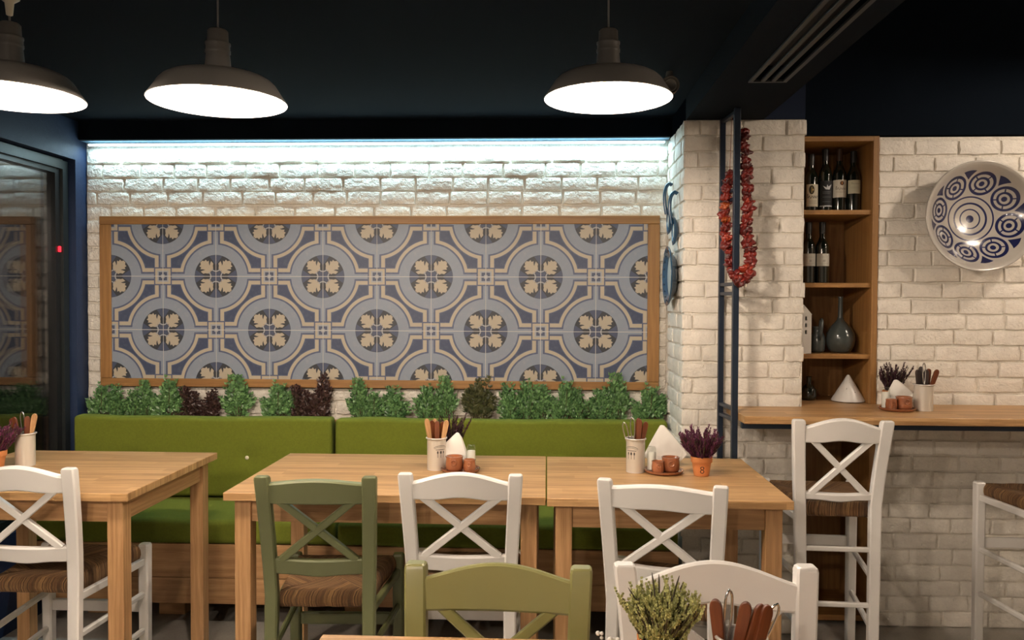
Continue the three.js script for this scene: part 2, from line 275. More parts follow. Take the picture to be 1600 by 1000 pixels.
// LED strip, and the pelmet underside with the strip's glow put into its colour
single('lit_pelmet_board', uvBox(rbox(2.855, 0.006, 0.068, 0.001)), M.blueLedLit, 'narrow pelmet underside, pale blue with the light strip glow put into its colour', 'batten', [-0.850, HC - 0.0045, ZW + 0.0355]);
single('led_strip', rbox(2.80, 0.008, 0.014, 0.002), M.ledGlow, 'cool white light strip along the top of the brick wall', 'light strip', [-0.845, 2.1805, ZW + 0.050]);
// air vent in the beam
{
  const v = thing('air_vent', 'dark slotted air vent set into the ceiling beam', 'vent', [0.766, HC - 0.012, -2.2]);
  part('frame', merge([blk(-0.066, 0.066, -0.004, 0.004, -0.642, -0.630), blk(-0.066, 0.066, -0.004, 0.004, 0.636, 0.648), blk(-0.066, -0.052, -0.004, 0.004, -0.630, 0.636), blk(0.052, 0.066, -0.004, 0.004, -0.630, 0.636)]), M.ventGrey, v);
  for (const x of [-0.018, 0.018]) part('slat', uvBox(at(rbox(0.016, 0.012, 1.266, 0.003), x, 0.002, 0.003)), M.ventGrey, v);
  part('duct', blk(-0.06, 0.06, 0.052, 0.058, -0.63, 0.636), M.black, v);
}
{
  const s = thing('ceiling_spotlight', 'small unlit round spotlight on the navy ceiling behind a pendant', 'spotlight', [0.458, HM, -3.05]);
  part('mount', at(cyl(0.012, 0.016, 0.024, 16), 0, -0.012, 0), M.enamelOut, s);
  const c = lathe([[0, 0], [0.026, 0], [0.032, 0.012], [0.034, 0.05], [0.030, 0.05], [0.026, 0.03], [0, 0.03]], 28); c.rotateX(Math.PI / 2); part('housing', at(c, 0, -0.056, -0.02), M.enamelOut, s);
  const t = new THREE.TorusGeometry(0.022, 0.003, 8, 28); part('ring', at(t, 0, -0.056, 0.026), M.enamelOut, s);
}

// ---------------------------------------------------------------- pendant lamps
function pendant([x, y, z], label, ceiling = HM, power = LAMP.power, rose = 1) {
  const p = thing('pendant_lamp', label, 'pendant lamp', [x, y, z], 0, 'metal pendant lamps');
  const out = [[0.1775, 0], [0.1790, 0.002], [0.176, 0.006], [0.164, 0.024], [0.150, 0.046], [0.140, 0.056], [0.126, 0.064], [0.104, 0.070], [0.075, 0.073], [0.045, 0.075], [0.037, 0.078]];
  const sd = part('shade', lathe(out, 64), M.enamelOut, p);
  part('reflector', lathe([[0.1775, 0], [0.172, 0.006], [0.160, 0.023], [0.146, 0.044], [0.135, 0.053], [0.121, 0.061], [0.100, 0.067], [0.079, 0.068], [0.045, 0.0715], [0.0, 0.0725]], 64), M.enamelIn, sd, 'white inside of the shade');
  part('neck', lathe([[0.037, 0.076], [0.0345, 0.085], [0.0305, 0.128], [0.0325, 0.130], [0.0325, 0.137], [0.031, 0.139], [0.031, 0.150], [0.0325, 0.152], [0.0325, 0.157], [0.0275, 0.160], [0.0262, 0.188], [0.022, 0.192], [0.0, 0.192]], 32), M.enamelOut, p);
  part('cord', at(cyl(0.0028, 0.0028, ceiling - y - 0.19, 8), 0, (ceiling - y + 0.19) / 2, 0), M.cord, p);
  part('ceiling_rose', lathe([[0, -0.062], [0.008, -0.060], [0.011, -0.045], [0.024, -0.040], [0.028, -0.022], [0.046, -0.014], [0.048, 0.0]], 32).scale(1, rose, 1).translate(0, ceiling - y, 0), M.cream, p, 'cream ceiling rose');
  const sk = part('socket', at(cyl(0.015, 0.015, 0.045, 16), 0, 0.052, 0), M.cream, p); part('bulb', new THREE.SphereGeometry(0.028, 24, 16).translate(0, 0.006, 0), M.bulb, sk, 'glowing bulb');
  const l = new THREE.PointLight(LAMP.color, power, 0, 2); l.position.set(x, y + 0.006, z); l.shadow.radius = 1.3; l.castShadow = true; scene.add(l);
}
pendant([-1.405, 1.951, -2.04], 'white metal pendant lamp over the left table, its cream ceiling rose showing', HM, LAMP.power, 2.1);
pendant([-0.877, 1.948, -2.10], 'white metal pendant lamp hanging before the tiled panel and the sage green chair');
pendant([0.168, 1.987, -2.25], 'white metal pendant lamp beside the ceiling beam with a spotlight behind it', HM, LAMP.power, 0.4);
pendant([2.33, 2.42, -2.72], 'unseen white metal pendant lamp over the bar counter, lighting the bar wall', HR, 1.0);  // out of view, placed so the plate's shadow falls down and left
pendant([3.05, 2.35, -1.75], 'unseen white metal pendant lamp lighting the lower bar wall and stools', HR, 1.7);  // out of view, placed to light the lower bar wall and stools
pendant([-1.60, 1.96, -0.25], 'unseen white metal pendant lamp lighting the chair fronts near the window', HM, 2.1);  // this and the next two: out of view, light the chair fronts
pendant([-0.95, 1.98, -0.05], 'unseen white metal pendant lamp behind the near table, lighting the chairs', HM, 2.6);  // out of view, placed left so the shelf niche stays in shade
pendant([-0.55, 1.98, 0.75], 'unseen white metal pendant lamp at the rear of the room, lighting chair fronts', HM, 2.2);  // out of view, lights the chairs from the rear of the room

// ---------------------------------------------------------------- tiled panel in its wooden frame
const tileTex = canvasTex(1024, 1024, (g, W) => {
  const S = W / 2;                                          // one tile; circles at (0,0) and (1,1), small squares at (1,0) and (0,1)
  const navy = '#38435d', line = '#4a5570', cream = '#aca28f', grey = '#828d9b', dark = '#2d3138', pale = '#979ca3', slate = '#414c64';
  g.fillStyle = navy; g.fillRect(0, 0, W, W);
  const circles = [[0, 0], [2, 0], [0, 2], [2, 2], [1, 1]], squares = [[1, 0], [0, 1], [2, 1], [1, 2]];
  const disc = (x, y, r, c) => { g.fillStyle = c; g.beginPath(); g.arc(x * S, y * S, r * S, 0, 7); g.fill(); };
  const cross = (w, c) => { g.fillStyle = c; for (const k of [0, 1, 2]) { g.fillRect(0, (k - w) * S, W, 2 * w * S); g.fillRect((k - w) * S, 0, 2 * w * S, W); } };
  const layers = [[0.695, 0.165, line], [0.680, 0.150, cream], [0.620, 0.080, line], [0.590, 0.045, grey]];
  for (const [r, w, c] of layers) { cross(w, c); for (const [x, y] of circles) disc(x, y, r, c); }
  // soft mottling of the grey
  for (let i = 0; i < 900; i++) { g.globalAlpha = 0.05; g.fillStyle = i % 2 ? '#8f9698' : '#bdb7a6'; g.beginPath(); g.arc(rnd() * W, rnd() * W, rr(4, 18), 0, 7); g.fill(); } g.globalAlpha = 1;
  for (const [x, y] of squares) {
    const q = (h, c) => { g.fillStyle = c; g.fillRect((x - h) * S, (y - h) * S, 2 * h * S, 2 * h * S); };
    q(0.168, line); q(0.145, cream); q(0.105, pale); q(0.078, slate); q(0.034, pale);
    g.fillStyle = pale; for (const s of [-1, 1]) { g.fillRect((x - 0.012) * S, (y + s * 0.055 - 0.022) * S, 0.024 * S, 0.044 * S); g.fillRect((x + s * 0.055 - 0.022) * S, (y - 0.012) * S, 0.044 * S, 0.024 * S); }
  }
  for (const [x, y] of circles) {
    disc(x, y, 0.398, dark);
    const leaf = [[0.085, 0.085], [0.060, 0.130], [0.040, 0.150], [0.058, 0.190], [0.048, 0.240], [0.090, 0.285], [0.108, 0.240], [0.116, 0.200], [0.130, 0.235], [0.132, 0.292], [0.165, 0.276], [0.188, 0.312], [0.215, 0.284], [0.268, 0.292], [0.272, 0.272]];
    for (let k = 0; k < 4; k++) {
      g.save(); g.translate(x * S, y * S); g.rotate(k * Math.PI / 2); g.scale(S, S);
      g.fillStyle = slate; g.beginPath(); g.moveTo(0.205, 0); g.lineTo(0.372, -0.12); g.arc(0, 0, 0.392, -0.31, 0.31); g.lineTo(0.205, 0); g.fill();
      g.fillStyle = cream; g.beginPath(); leaf.forEach(([p, q], i) => i ? g.lineTo(p, q) : g.moveTo(p, q)); leaf.slice().reverse().forEach(([p, q]) => g.lineTo(q, p)); g.closePath(); g.fill();
      g.strokeStyle = pale; g.lineWidth = 0.024; g.beginPath(); g.arc(0.190, 0, 0.095, 2.2, 4.08); g.stroke();
      g.fillStyle = dark; g.beginPath(); g.ellipse(0.160, 0.024, 0.024, 0.030, 0, 0, 7); g.ellipse(0.160, -0.024, 0.024, 0.030, 0, 0, 7); g.fill();
      g.restore();
    }
    g.save(); g.translate(x * S, y * S); g.scale(S, S); g.fillStyle = slate; g.beginPath(); g.moveTo(0.1096, 0.1096);
    for (let k = 0; k < 4; k++) { const a = Math.PI / 4 + k * Math.PI / 2, b = a + Math.PI / 2; g.quadraticCurveTo(Math.cos((a + b) / 2) * 0.045, Math.sin((a + b) / 2) * 0.045, Math.cos(b) * 0.155, Math.sin(b) * 0.155); } g.fill(); g.restore();
  }
});
tileTex.wrapS = tileTex.wrapT = THREE.RepeatWrapping;
const tileMat = std({ map: tileTex, roughness: 0.5 });
{
  const panel = thing('tile_panel', 'long framed panel of blue and cream patterned tiles on the brick wall', 'tile panel', [0, 0, ZW + 0.02]);
  const X0 = -2.199, X1 = 0.537, Y0 = 0.998, Y1 = 1.834, fw = 0.057, fh = 0.040, px = 0.2648, py = 0.2625, cx = -1.619, cy = 1.540;
  part('grout_bed', blk(X0 + 0.02, X1 - 0.02, Y0 + 0.02, Y1 - 0.02, -0.012, 0.0185), M.grout, panel);
  const fr = (a, b, c, d) => { const g = uvBox(rbox(b - a, d - c, 0.034, 0.003), b - a > d - c ? 'x' : 'y', rnd(), rnd()); return at(g, (a + b) / 2, (c + d) / 2, 0.010); };
  for (const [a, b, c, d] of [[X0, X1, Y1 - fh, Y1], [X0, X1, Y0, Y0 + fh], [X0, X0 + fw, Y0 + fh + 0.0005, Y1 - fh - 0.0005], [X1 - fw, X1, Y0 + fh + 0.0005, Y1 - fh - 0.0005]]) part('frame_board', fr(a, b, c, d), M.honey, panel);
  const ix0 = X0 + fw, ix1 = X1 - fw, iy0 = Y0 + fh, iy1 = Y1 - fh;
  for (let i = -3; i < 9; i++) for (let j = -3; j < 3; j++) {
    const a = Math.max(cx + i * px + 0.0014, ix0), b = Math.min(cx + (i + 1) * px - 0.0014, ix1), c = Math.max(cy + j * py + 0.0014, iy0), d = Math.min(cy + (j + 1) * py - 0.0014, iy1);
    if (b - a < 0.003 || d - c < 0.003) continue;
    const g = new THREE.BoxGeometry(b - a, d - c, 0.006).translate((a + b) / 2, (c + d) / 2, 0.017), p = g.attributes.position, uv = g.attributes.uv;
    for (let k = 0; k < p.count; k++) uv.setXY(k, (p.getX(k) - cx) / px / 2, (p.getY(k) - cy) / py / 2);
    part('tile', g, tileMat, panel);
  }
}

// ---------------------------------------------------------------- bench with green cushions
function cushion(w, h, d, r, dimples = [], face = 'z') {
  const g = rbox(w, h, d, r, Math.max(2, Math.round(w / 0.035)), Math.max(2, Math.round(h / 0.03)), Math.max(2, Math.round(d / 0.05)), 4), p = g.attributes.position;
  for (let i = 0; i < p.count; i++) {
    const x = p.getX(i), y = p.getY(i), z = p.getZ(i), puff = 0.006 * (vn(x * 5 + 40, y * 6 + z * 7 + 20) - 0.5), edge = Math.max(0, y / h * 2 - 0.55);
    let nz = z, ny = y + puff * 1.2;
    ny += edge * 0.009 * (vn(x * 7 + 9, 3) - 0.5);
    if (face === 'z') { nz += Math.sign(z) * 0.008 * (1 - (2 * x / w) ** 8) * (1 - (2 * y / h) ** 2) + puff; for (const [a, b] of dimples) if (z > 0) nz -= 0.016 * Math.exp(-((x - a) ** 2 + (y - b) ** 2) / 0.0012) + 0.006 * Math.exp(-((x - a) ** 2 * 0.12 + (y - b) ** 2) / 0.0004); }
    else if (y > 0) ny += 0.008 * (1 - (2 * x / w) ** 8) * (1 - (2 * z / d) ** 4);
    p.setXYZ(i, x, ny, nz);
  }
  g.deleteAttribute('uv'); g.deleteAttribute('normal'); const m = mergeVertices(g, 1e-5); m.computeVertexNormals(); return uvBox(m, 'x');
}
{
  const b = thing('bench', 'long wooden bench base under the green cushions', 'bench', [0, 0, 0]);
  const x0 = XL + 0.012, x1 = XP - 0.026;
  part('front_board', at(uvBox(rbox(x1 - x0, 0.147, 0.022, 0.003), 'x', 0.3, 0.1), (x0 + x1) / 2, 0.2935, -3.381), M.benchWood, b);
  part('front_board', at(uvBox(rbox(x1 - x0, 0.114, 0.022, 0.003), 'x', 0.7, 0.5), (x0 + x1) / 2, 0.161, -3.385), M.benchWood, b);
  part('seat_panel', at(uvBox(rbox(x1 - x0, 0.02, 0.395, 0.003), 'x'), (x0 + x1) / 2, 0.356, -3.592), M.benchWood, b);
  part('back_panel', at(uvBox(rbox(x1 - x0, 0.75, 0.012, 0.003), 'x'), (x0 + x1) / 2, 0.475, -3.7965), M.benchWood, b);
  for (const x of [-2.02, -1.69, -0.84, -0.05, 0.42]) part('foot', at(uvBox(rbox(0.12, 0.104, 0.08, 0.003), 'x', x), x, 0.052, -3.55), M.benchWood, b);
  single('seat_cushion', cushion(1.36, 0.106, 0.432, 0.026, [], 'y'), M.green, 'green seat cushion of the bench beside the dark window', 'cushion', [-1.585, 0.421, -3.573], 0, 'bench seat cushions');
  single('seat_cushion', cushion(1.455, 0.106, 0.432, 0.026, [], 'y'), M.green, 'green seat cushion of the bench beside the brick pillar', 'cushion', [-0.169, 0.421, -3.573], 0, 'bench seat cushions');
  const back = (xa, xb, label, dim) => {
    const t = thing('back_cushion', label, 'cushion', [(xa + xb) / 2, 0.676, -3.747], 0, 'bench back cushions'), w = xb - xa;
    const cv = part('cover', cushion(w, 0.380, 0.080, 0.018, dim), M.green, t);
    for (const [dx, dy] of dim) { const g = new THREE.SphereGeometry(0.0095, 14, 8).scale(1, 1, 0.5); part('button', at(g, dx, dy, 0.036), M.cream, cv, 'small cream button'); }
  };
  back(-2.262, -1.013, 'tufted green back cushion below the left bushes, next to the window', [[-0.36, 0], [0.2185, 0]]);
  back(-0.998, 0.562, 'wide green back cushion reaching to the brick pillar', [[-0.4, 0], [0.4, 0]]);
}
// ---------------------------------------------------------------- bushes behind the bench
single('planter_box', uvBox(rbox(2.80, 0.825, 0.052, 0.004), 'x'), M.benchWood, 'narrow planter box standing behind the bench back', 'planter', [-0.855, 0.4125, -3.834]);
function leafGeo(L, W) {                                      // folded leaf, two quads, along +y
  const p = [0, 0, 0, -W, L * 0.45, W * 0.45, 0, L * 0.5, 0, W, L * 0.45, W * 0.45, 0, L, W * 0.2], i = [0, 2, 1, 1, 2, 4, 0, 3, 2, 3, 4, 2];
  return { p, i };
}
function foliage(sprigs, opt) {
  const pos = [], idx = [], col = [], lf = leafGeo(opt.L, opt.W), q = new THREE.Quaternion(), up = V(0, 1, 0), v = V(), yq = new THREE.Quaternion();
  for (const s of sprigs) {
    const n = Math.round(s.len / opt.step);
    for (let k = 0; k < n; k++) {
      const t = (k + 1) / n, c = s.base.clone().addScaledVector(s.dir, s.len * t); c.y += s.len * t * t * 0.12; c.x += (vn(t * 3 + s.id, 1) - 0.5) * 0.02; c.z += (vn(t * 3 + s.id, 9) - 0.5) * 0.02;
      for (let m = 0; m < opt.whorl; m++) {
        const a = k * 2.4 + m * 6.283 / opt.whorl + rr(-0.4, 0.4), d = V(Math.cos(a), rr(opt.lift[0], opt.lift[1]), Math.sin(a)).normalize().addScaledVector(s.dir, 0.4 + t * 0.8).normalize();
        q.setFromUnitVectors(up, d); yq.setFromAxisAngle(up, rr(0, 6.28)); q.multiply(yq); const sc = rr(0.75, 1.2) * (1 - 0.3 * t * t), b = pos.length / 3;
        const mixc = mix3(opt.c0, opt.c1, Math.min(1, Math.max(0, rr(0, 0.75) + (s.tone || 0) * 0.25)));
        for (let e = 0; e < 5; e++) { v.set(lf.p[e * 3] * sc, lf.p[e * 3 + 1] * sc, lf.p[e * 3 + 2] * sc).applyQuaternion(q).add(c); pos.push(v.x, v.y, v.z); col.push(...mixc); }
        idx.push(...lf.i.map(z => z + b));
      }
    }
  }
  const g = new THREE.BufferGeometry(); g.setAttribute('position', new THREE.Float32BufferAttribute(pos, 3)); g.setAttribute('color', new THREE.Float32BufferAttribute(col, 3)); g.setIndex(idx); g.computeVertexNormals(); return g;
}
const leafMat = phy({ color: 0xffffff, vertexColors: true, roughness: 0.32, side: THREE.DoubleSide });
const purpleMat = phy({ color: 0xffffff, vertexColors: true, roughness: 0.6, side: THREE.DoubleSide });
const stemMat = std({ color: lin(0.06, 0.045, 0.02), roughness: 0.9 });
const PAL = { green: [[0.016, 0.062, 0.020], [0.20, 0.38, 0.14]], brown: [[0.016, 0.008, 0.009], [0.085, 0.042, 0.035]], olive: [[0.022, 0.032, 0.012], [0.10, 0.10, 0.04]] };
function bushProto(pal, sd) {                              // twigs whose tips fill a rounded, uneven crown
  seed = sd; const sprigs = [], stems = [], lobes = Array.from({ length: 5 }, (_, k) => [k ? rr(-0.060, 0.060) : rr(-0.02, 0.02), k ? rr(0.07, 0.135) : 0.165, rr(-0.015, 0.02), rr(0.030, 0.046)]);
  for (let i = 0; i < 90; i++) {
    const [lx, ly, lz, lr] = lobes[i % 5], a = rr(0, 6.28), u = rr(-1, 1), k = Math.sqrt(1 - u * u) * Math.cbrt(rnd()), tip = V(lx + Math.cos(a) * k * lr, Math.max(0.04, ly + u * lr * 1.1), lz + Math.sin(a) * k * lr * 0.9), root = V(tip.x * 0.6, Math.max(0, tip.y - rr(0.035, 0.06)), tip.z * 0.5), d = tip.clone().sub(root), len = d.length();
    sprigs.push({ base: root, dir: d.normalize(), len, id: i * 3 + sd, tone: rnd() }); if (i % 4 === 0) stems.push(bar([tip.x * 0.25, 0, tip.z * 0.2], [tip.x, tip.y * 0.9, tip.z], 0.0025));
  }
  return { leaves: foliage(sprigs, { L: 0.0255, W: 0.0074, step: 0.0135, whorl: 4, lift: [-0.1, 0.9], c0: PAL[pal][0], c1: PAL[pal][1] }), stems: merge(stems) };
}
const bushes = { green: [11, 23, 37, 51].map(s => bushProto('green', s)), brown: [61, 73].map(s => bushProto('brown', s)), olive: [[83].map(s => bushProto('olive', s))[0]] };
seed = 4242;
[[-2.190, 'green', 0.884, 0.95], [-2.105, 'green', 0.860, 0.90], [-2.035, 'green', 0.791, 0.70], [-1.962, 'green', 0.926, 0.80], [-1.853, 'green', 1.047, 1.15], [-1.745, 'brown', 0.800, 0.90], [-1.637, 'brown', 0.735, 1.10], [-1.503, 'green', 1.056, 1.25], [-1.313, 'green', 0.963, 1.10], [-1.193, 'brown', 0.851, 0.90], [-1.089, 'brown', 1.088, 1.10], [-0.904, 'green', 1.005, 0.90], [-0.840, 'green', 0.791, 0.80], [-0.725, 'green', 0.870, 1.15], [-0.586, 'green', 0.944, 0.85], [-0.484, 'green', 1.065, 0.90], [-0.326, 'olive', 1.070, 1.30], [-0.172, 'green', 0.963, 1.00], [-0.104, 'green', 1.079, 0.80], [-0.020, 'green', 0.898, 1.05], [0.086, 'green', 1.084, 0.90], [0.156, 'green', 0.874, 0.75], [0.248, 'green', 0.907, 0.95], [0.339, 'green', 1.153, 1.05], [0.486, 'green', 0.958, 1.10]].forEach(([x, kind, h, w], i) => {
  const ps = bushes[kind], pr = ps[i % ps.length];
  const [label, group] = i === 0 ? ['green bush in the corner against the blue window wall'] : i < 4 ? ['small green bush between the window corner bush and the purple-brown bushes', 'green bushes near the window'] : i === 4 ? ['tall full green bush touching the first purple-brown bush'] : i < 7 ? ['low purple-brown bush of the pair nearer the window', 'purple-brown bushes nearer the window'] : i < 9 ? ['green bush between the two pairs of purple-brown bushes', 'green bushes between purple-brown pairs'] : i < 11 ? ['purple-brown bush of the taller pair above the gap between cushions', 'taller purple-brown bushes'] : i < 16 ? ['green bush between the taller purple-brown pair and the olive bush', 'green bushes before the olive bush'] : i === 16 ? ['brownish olive bush among green ones behind the wide back cushion'] : i < 23 ? ['green bush between the olive bush and the tallest bush', 'green bushes after the olive bush'] : i === 23 ? ['tallest green bush, last but one before the brick pillar'] : ['green bush at the end of the row against the brick pillar'];
  const b = thing('boxwood_bush', label, 'bush', [x, 0.825, -3.822], i % 2 ? 0 : Math.PI, group);
  const f = part('foliage', pr.leaves, leafMat, b); f.userData.kind = 'stuff'; part('stems', pr.stems, stemMat, b); b.scale.set(w * 1.08, h, 0.55);
});
// ---------------------------------------------------------------- tables
function table(x0, x1, z0, z1, label, inset = 0.052) {
  const w = x1 - x0, d = z1 - z0, t = thing('dining_table', label, 'table', [(x0 + x1) / 2, 0, (z0 + z1) / 2], 0), o = rnd() * 3;
  part('tabletop', at(uvBox(rbox(w, 0.027, d, 0.0025), 'x', o, o), 0, 0.7865, 0), M.oak, t);
  const ix = w / 2 - 0.054, zf = d / 2 - 0.052, zk = -d / 2 + inset, zm = (zf + zk) / 2, dz = zf - zk;
  for (const sx of [-1, 1]) for (const lz of [zf, zk]) part('leg', at(uvBox(rbox(0.053, 0.772, 0.053, 0.003), 'y', rnd(), rnd()), sx * ix, 0.386, lz), M.leg, t);
  for (const lz of [zf + 0.006, zk - 0.006]) part('apron', at(uvBox(rbox(2 * ix - 0.054, 0.074, 0.022, 0.002), 'x', rnd(), rnd()), 0, 0.7355, lz), M.leg, t);
  for (const s of [-1, 1]) part('apron', at(uvBox(rbox(0.022, 0.074, dz - 0.054, 0.002), 'z', rnd(), rnd()), s * (ix + 0.006), 0.7355, zm), M.leg, t);
  return t;
}
seed = 99;
table(-2.170, -1.344, -3.194, -2.489, 'oak table beside the dark window with a flowerpot and cutlery can');
table(-1.044, -0.001, -3.197, -2.522, 'wide oak table with the sage green chair pulled up to it');
table(0.003, 0.774, -3.194, -2.510, 'oak table by the pillar carrying the flowerpot marked 8');
table(-0.415, 0.629, -1.455, -0.777, 'oak table with the pale green heather and cutlery, near two chairs');

// ---------------------------------------------------------------- chairs and bar stools
function rushSeat(hb, hf, zb, zf, y, thick = 0.045) {
  const c = V(0, y - 0.008, (zb + zf) / 2), crn = [V(-hb, 0, zb), V(hb, 0, zb), V(hf, 0, zf), V(-hf, 0, zf)], pos = [], uv = [], idx = [];
  for (let e = 0; e < 4; e++) {
    const A = crn[e], B = crn[(e + 1) % 4], nS = 14, prof = [[0, 0], [0.35, 0.001], [0.65, 0.005], [0.86, 0.009], [0.95, 0.006], [1.0, -0.008], [1.008, -0.022], [0.985, -0.036], [0.90, -0.042], [0, -0.040]], base = pos.length / 3, len = A.distanceTo(B);
    prof.forEach(([t, dy], j) => { for (let i = 0; i <= nS; i++) { const s = i / nS, q = A.clone().lerp(B, s); const x = c.x + (q.x - c.x) * t, z = c.z + (q.z - c.z) * t; const lump = t > 0.3 ? 0.003 * (vn(s * 9 + e * 20, t * 6) - 0.5) : 0; pos.push(x, y + dy * thick / 0.045 - 0.004 + lump, z); uv.push((e * 0.23 + s * len * 4.6 * (0.15 + 0.85 * Math.max(t, 0.02))), j * 0.11); } });
    for (let j = 0; j < prof.length - 1; j++) for (let i = 0; i < nS; i++) { const a = base + j * (nS + 1) + i, b = a + nS + 1; idx.push(a, b, a + 1, a + 1, b, b + 1); }
  }
  const g = new THREE.BufferGeometry(); g.setAttribute('position', new THREE.Float32BufferAttribute(pos, 3)); g.setAttribute('uv', new THREE.Float32BufferAttribute(uv, 2)); g.setIndex(idx); return toCreasedNormals(g, 0.9);
}
function makeChair(name, label, category, mat, o, pos, turn, group) {
  const t = thing(name, label, category, pos, turn, group), { S, H } = o;
  const bx = y => y < S ? o.wb0 + (o.wbS - o.wb0) * y / S : o.wbS + (o.wbT - o.wbS) * (y - S) / (H - S), bz = y => y < S ? 0.205 - 0.02 * y / S : 0.185 + o.rake * Math.pow((y - S) / (H - S), 1.35);
  for (const s of [-1, 1]) {
    const pts = []; for (const y of [0.0, S * 0.5, S, S + (H - S) * 0.25, S + (H - S) * 0.5, S + (H - S) * 0.75, H - 0.010, H - 0.003, H]) { const k = y > H - 0.006 ? (y === H ? 0.76 : 0.92) : 1; pts.push([s * bx(y), y, bz(y), (0.034 + 0.010 * Math.min(1, y / H)) * k, 0.033 * k]); }
    part('back_post', sweep(pts, 0.14), mat, t);
    part('front_leg', sweep([[s * o.wf, 0, -0.195, 0.034, 0.034], [s * o.wf, S - 0.05, -0.195, 0.038, 0.038], [s * o.wf, S + 0.002, -0.195, 0.039, 0.039], [s * o.wf, S + 0.008, -0.195, 0.032, 0.032]], 0.14), mat, t);
  }
  const slope = o.rake / (H - S), rail = (yt0, yt1, yb0, yb1, depth) => {       // chamfered sections from post to post
    const n = 24, ym = (yt0 + yb0) / 2, hw = bx(ym) - 0.016, pts = [];
    for (let i = 0; i <= n; i++) { const k = -1 + 2 * i / n, e = Math.max(0, 1 - Math.abs(k) * 1.5), top = yt0 + (yt1 - yt0) * Math.pow(Math.cos(k * Math.PI / 2), 1.2), bot = yb0 + (yb1 - yb0) * (e * e * (3 - 2 * e)), y = (top + bot) / 2; pts.push([k * hw, y, bz(y) + 0.010 * (1 - k * k), top - bot, depth]); }
    return section(pts, V(0, 1, slope).normalize(), V(0, -slope, 1).normalize(), 0.0045);
  };
  part('top_rail', rail(o.rail[0], o.rail[1], o.rail[2], o.rail[3], 0.024), mat, t);
  part('lower_rail', rail(o.low[0], o.low[0] - 0.004, o.low[1] + 0.006, o.low[1], 0.022), mat, t);
  const yA = o.rail[2] + 0.010, yB = o.low[0] - 0.006, xa = bx(yA) - 0.046, xb = bx(yB) - 0.038;
  for (const s of [-1, 1]) { const dx = s * (xa + xb), dy = yA - yB, L = Math.hypot(dx, dy), pts = []; for (let i = 0; i <= 6; i++) { const k = i / 6, x = -s * xb + dx * k, y = yB + dy * k; pts.push([x, y, bz(y) + 0.006 + (s > 0 ? 0.0012 : 0), 0.0225, 0.016]); } part('cross_bar', section(pts, V(-dy / L, dx / L, 0), V(0, -slope, 1).normalize(), 0.003), mat, t); }
  part('rush_seat', rushSeat(o.wbS - 0.012, o.wf - 0.004, 0.172, -0.197, S, 0.05), M.rush, t, 'woven rush seat');
  for (const s of [-1, 1]) for (const y of o.side) part('side_stretcher', bar([s * bx(y), y, bz(y) - 0.008], [s * o.wf, y + 0.004, -0.188], 0.017, 0.022, 0.3), mat, t);
  for (const s of [-1, 1]) part('seat_rail', bar([s * (bx(S) + 0.002), S - 0.055, 0.18], [s * o.wf, S - 0.055, -0.188], 0.018, 0.026, 0.15), mat, t);
  for (const y of o.front) part('front_stretcher', at(rbox(2 * o.wf - 0.03, 0.042, 0.018, 0.004), 0, y, -0.195), mat, t);
  for (const y of o.back) part('back_stretcher', at(rbox(2 * bx(y) - 0.026, 0.018, 0.017, 0.005), 0, y, bz(y)), mat, t);
  return t;
}
const CH = { S: 0.515, H: 0.895, wb0: 0.154, wbS: 0.150, wbT: 0.1695, wf: 0.183, rake: 0.060, rail: [0.867, 0.900, 0.813, 0.822], low: [0.635, 0.577], side: [0.335, 0.20], front: [0.29], back: [0.25] };
const ST = { S: 0.69, H: 1.005, wb0: 0.122, wbS: 0.132, wbT: 0.152, wf: 0.172, rake: 0.055, rail: [0.978, 1.012, 0.922, 0.931], low: [0.738, 0.704], side: [0.42, 0.24], front: [0.45], back: [0.53, 0.33] };
const deg = Math.PI / 180, zb = 0.245;                          // back top stands 0.247 behind the chair's centre
const seatAt = (x, z, turn) => [x - Math.sin(turn) * zb, 0, z - Math.cos(turn) * zb];
makeChair('dining_chair', 'white cross-back chair with a rush seat at the table beside the dark window', 'chair', M.white, CH, seatAt(-1.664, -2.427, 0), 0);
makeChair('dining_chair', 'sage green cross-back chair with a rush seat at the wide table', 'chair', M.sage, { ...CH, rail: [0.873, 0.886, 0.809, 0.809], wbT: 0.162 }, seatAt(-0.709, -2.356, -2 * deg), 2 * deg);
makeChair('dining_chair', 'white cross-back chair at the wide table, partly hidden behind the olive green chair', 'chair', M.white, CH, seatAt(-0.262, -2.415, 0), 0);
makeChair('dining_chair', 'white cross-back chair turned aslant at the table with the pot marked 8', 'chair', M.white, { ...CH, rail: [0.873, 0.887, 0.809, 0.813], wbT: 0.168 }, seatAt(0.337, -2.334, -14 * deg), -14 * deg);
makeChair('dining_chair', 'olive green cross-back chair tucked against the far side of the heather table', 'chair', M.greenPaint, { ...CH, wbT: 0.166, rail: [0.869, 0.896, 0.804, 0.804], low: [0.630, 0.577] }, seatAt(-0.095, -1.581, 178 * deg), 178 * deg);
makeChair('dining_chair', 'white cross-back chair behind the pale green heather plant', 'chair', M.white, { ...CH, wbT: 0.181, rail: [0.861, 0.900, 0.806, 0.819] }, seatAt(0.339, -1.605, 181 * deg), 181 * deg);
makeChair('bar_stool', 'tall white cross-back bar stool with rush seat before the shelf niche', 'stool', M.white, ST, seatAt(1.050, -2.862, -3 * deg), -3 * deg, 'bar stools');
makeChair('bar_stool', 'tall white bar stool with rush seat before the plain brick wall', 'stool', M.white, ST, seatAt(1.930, -2.862, 0), 0, 'bar stools');

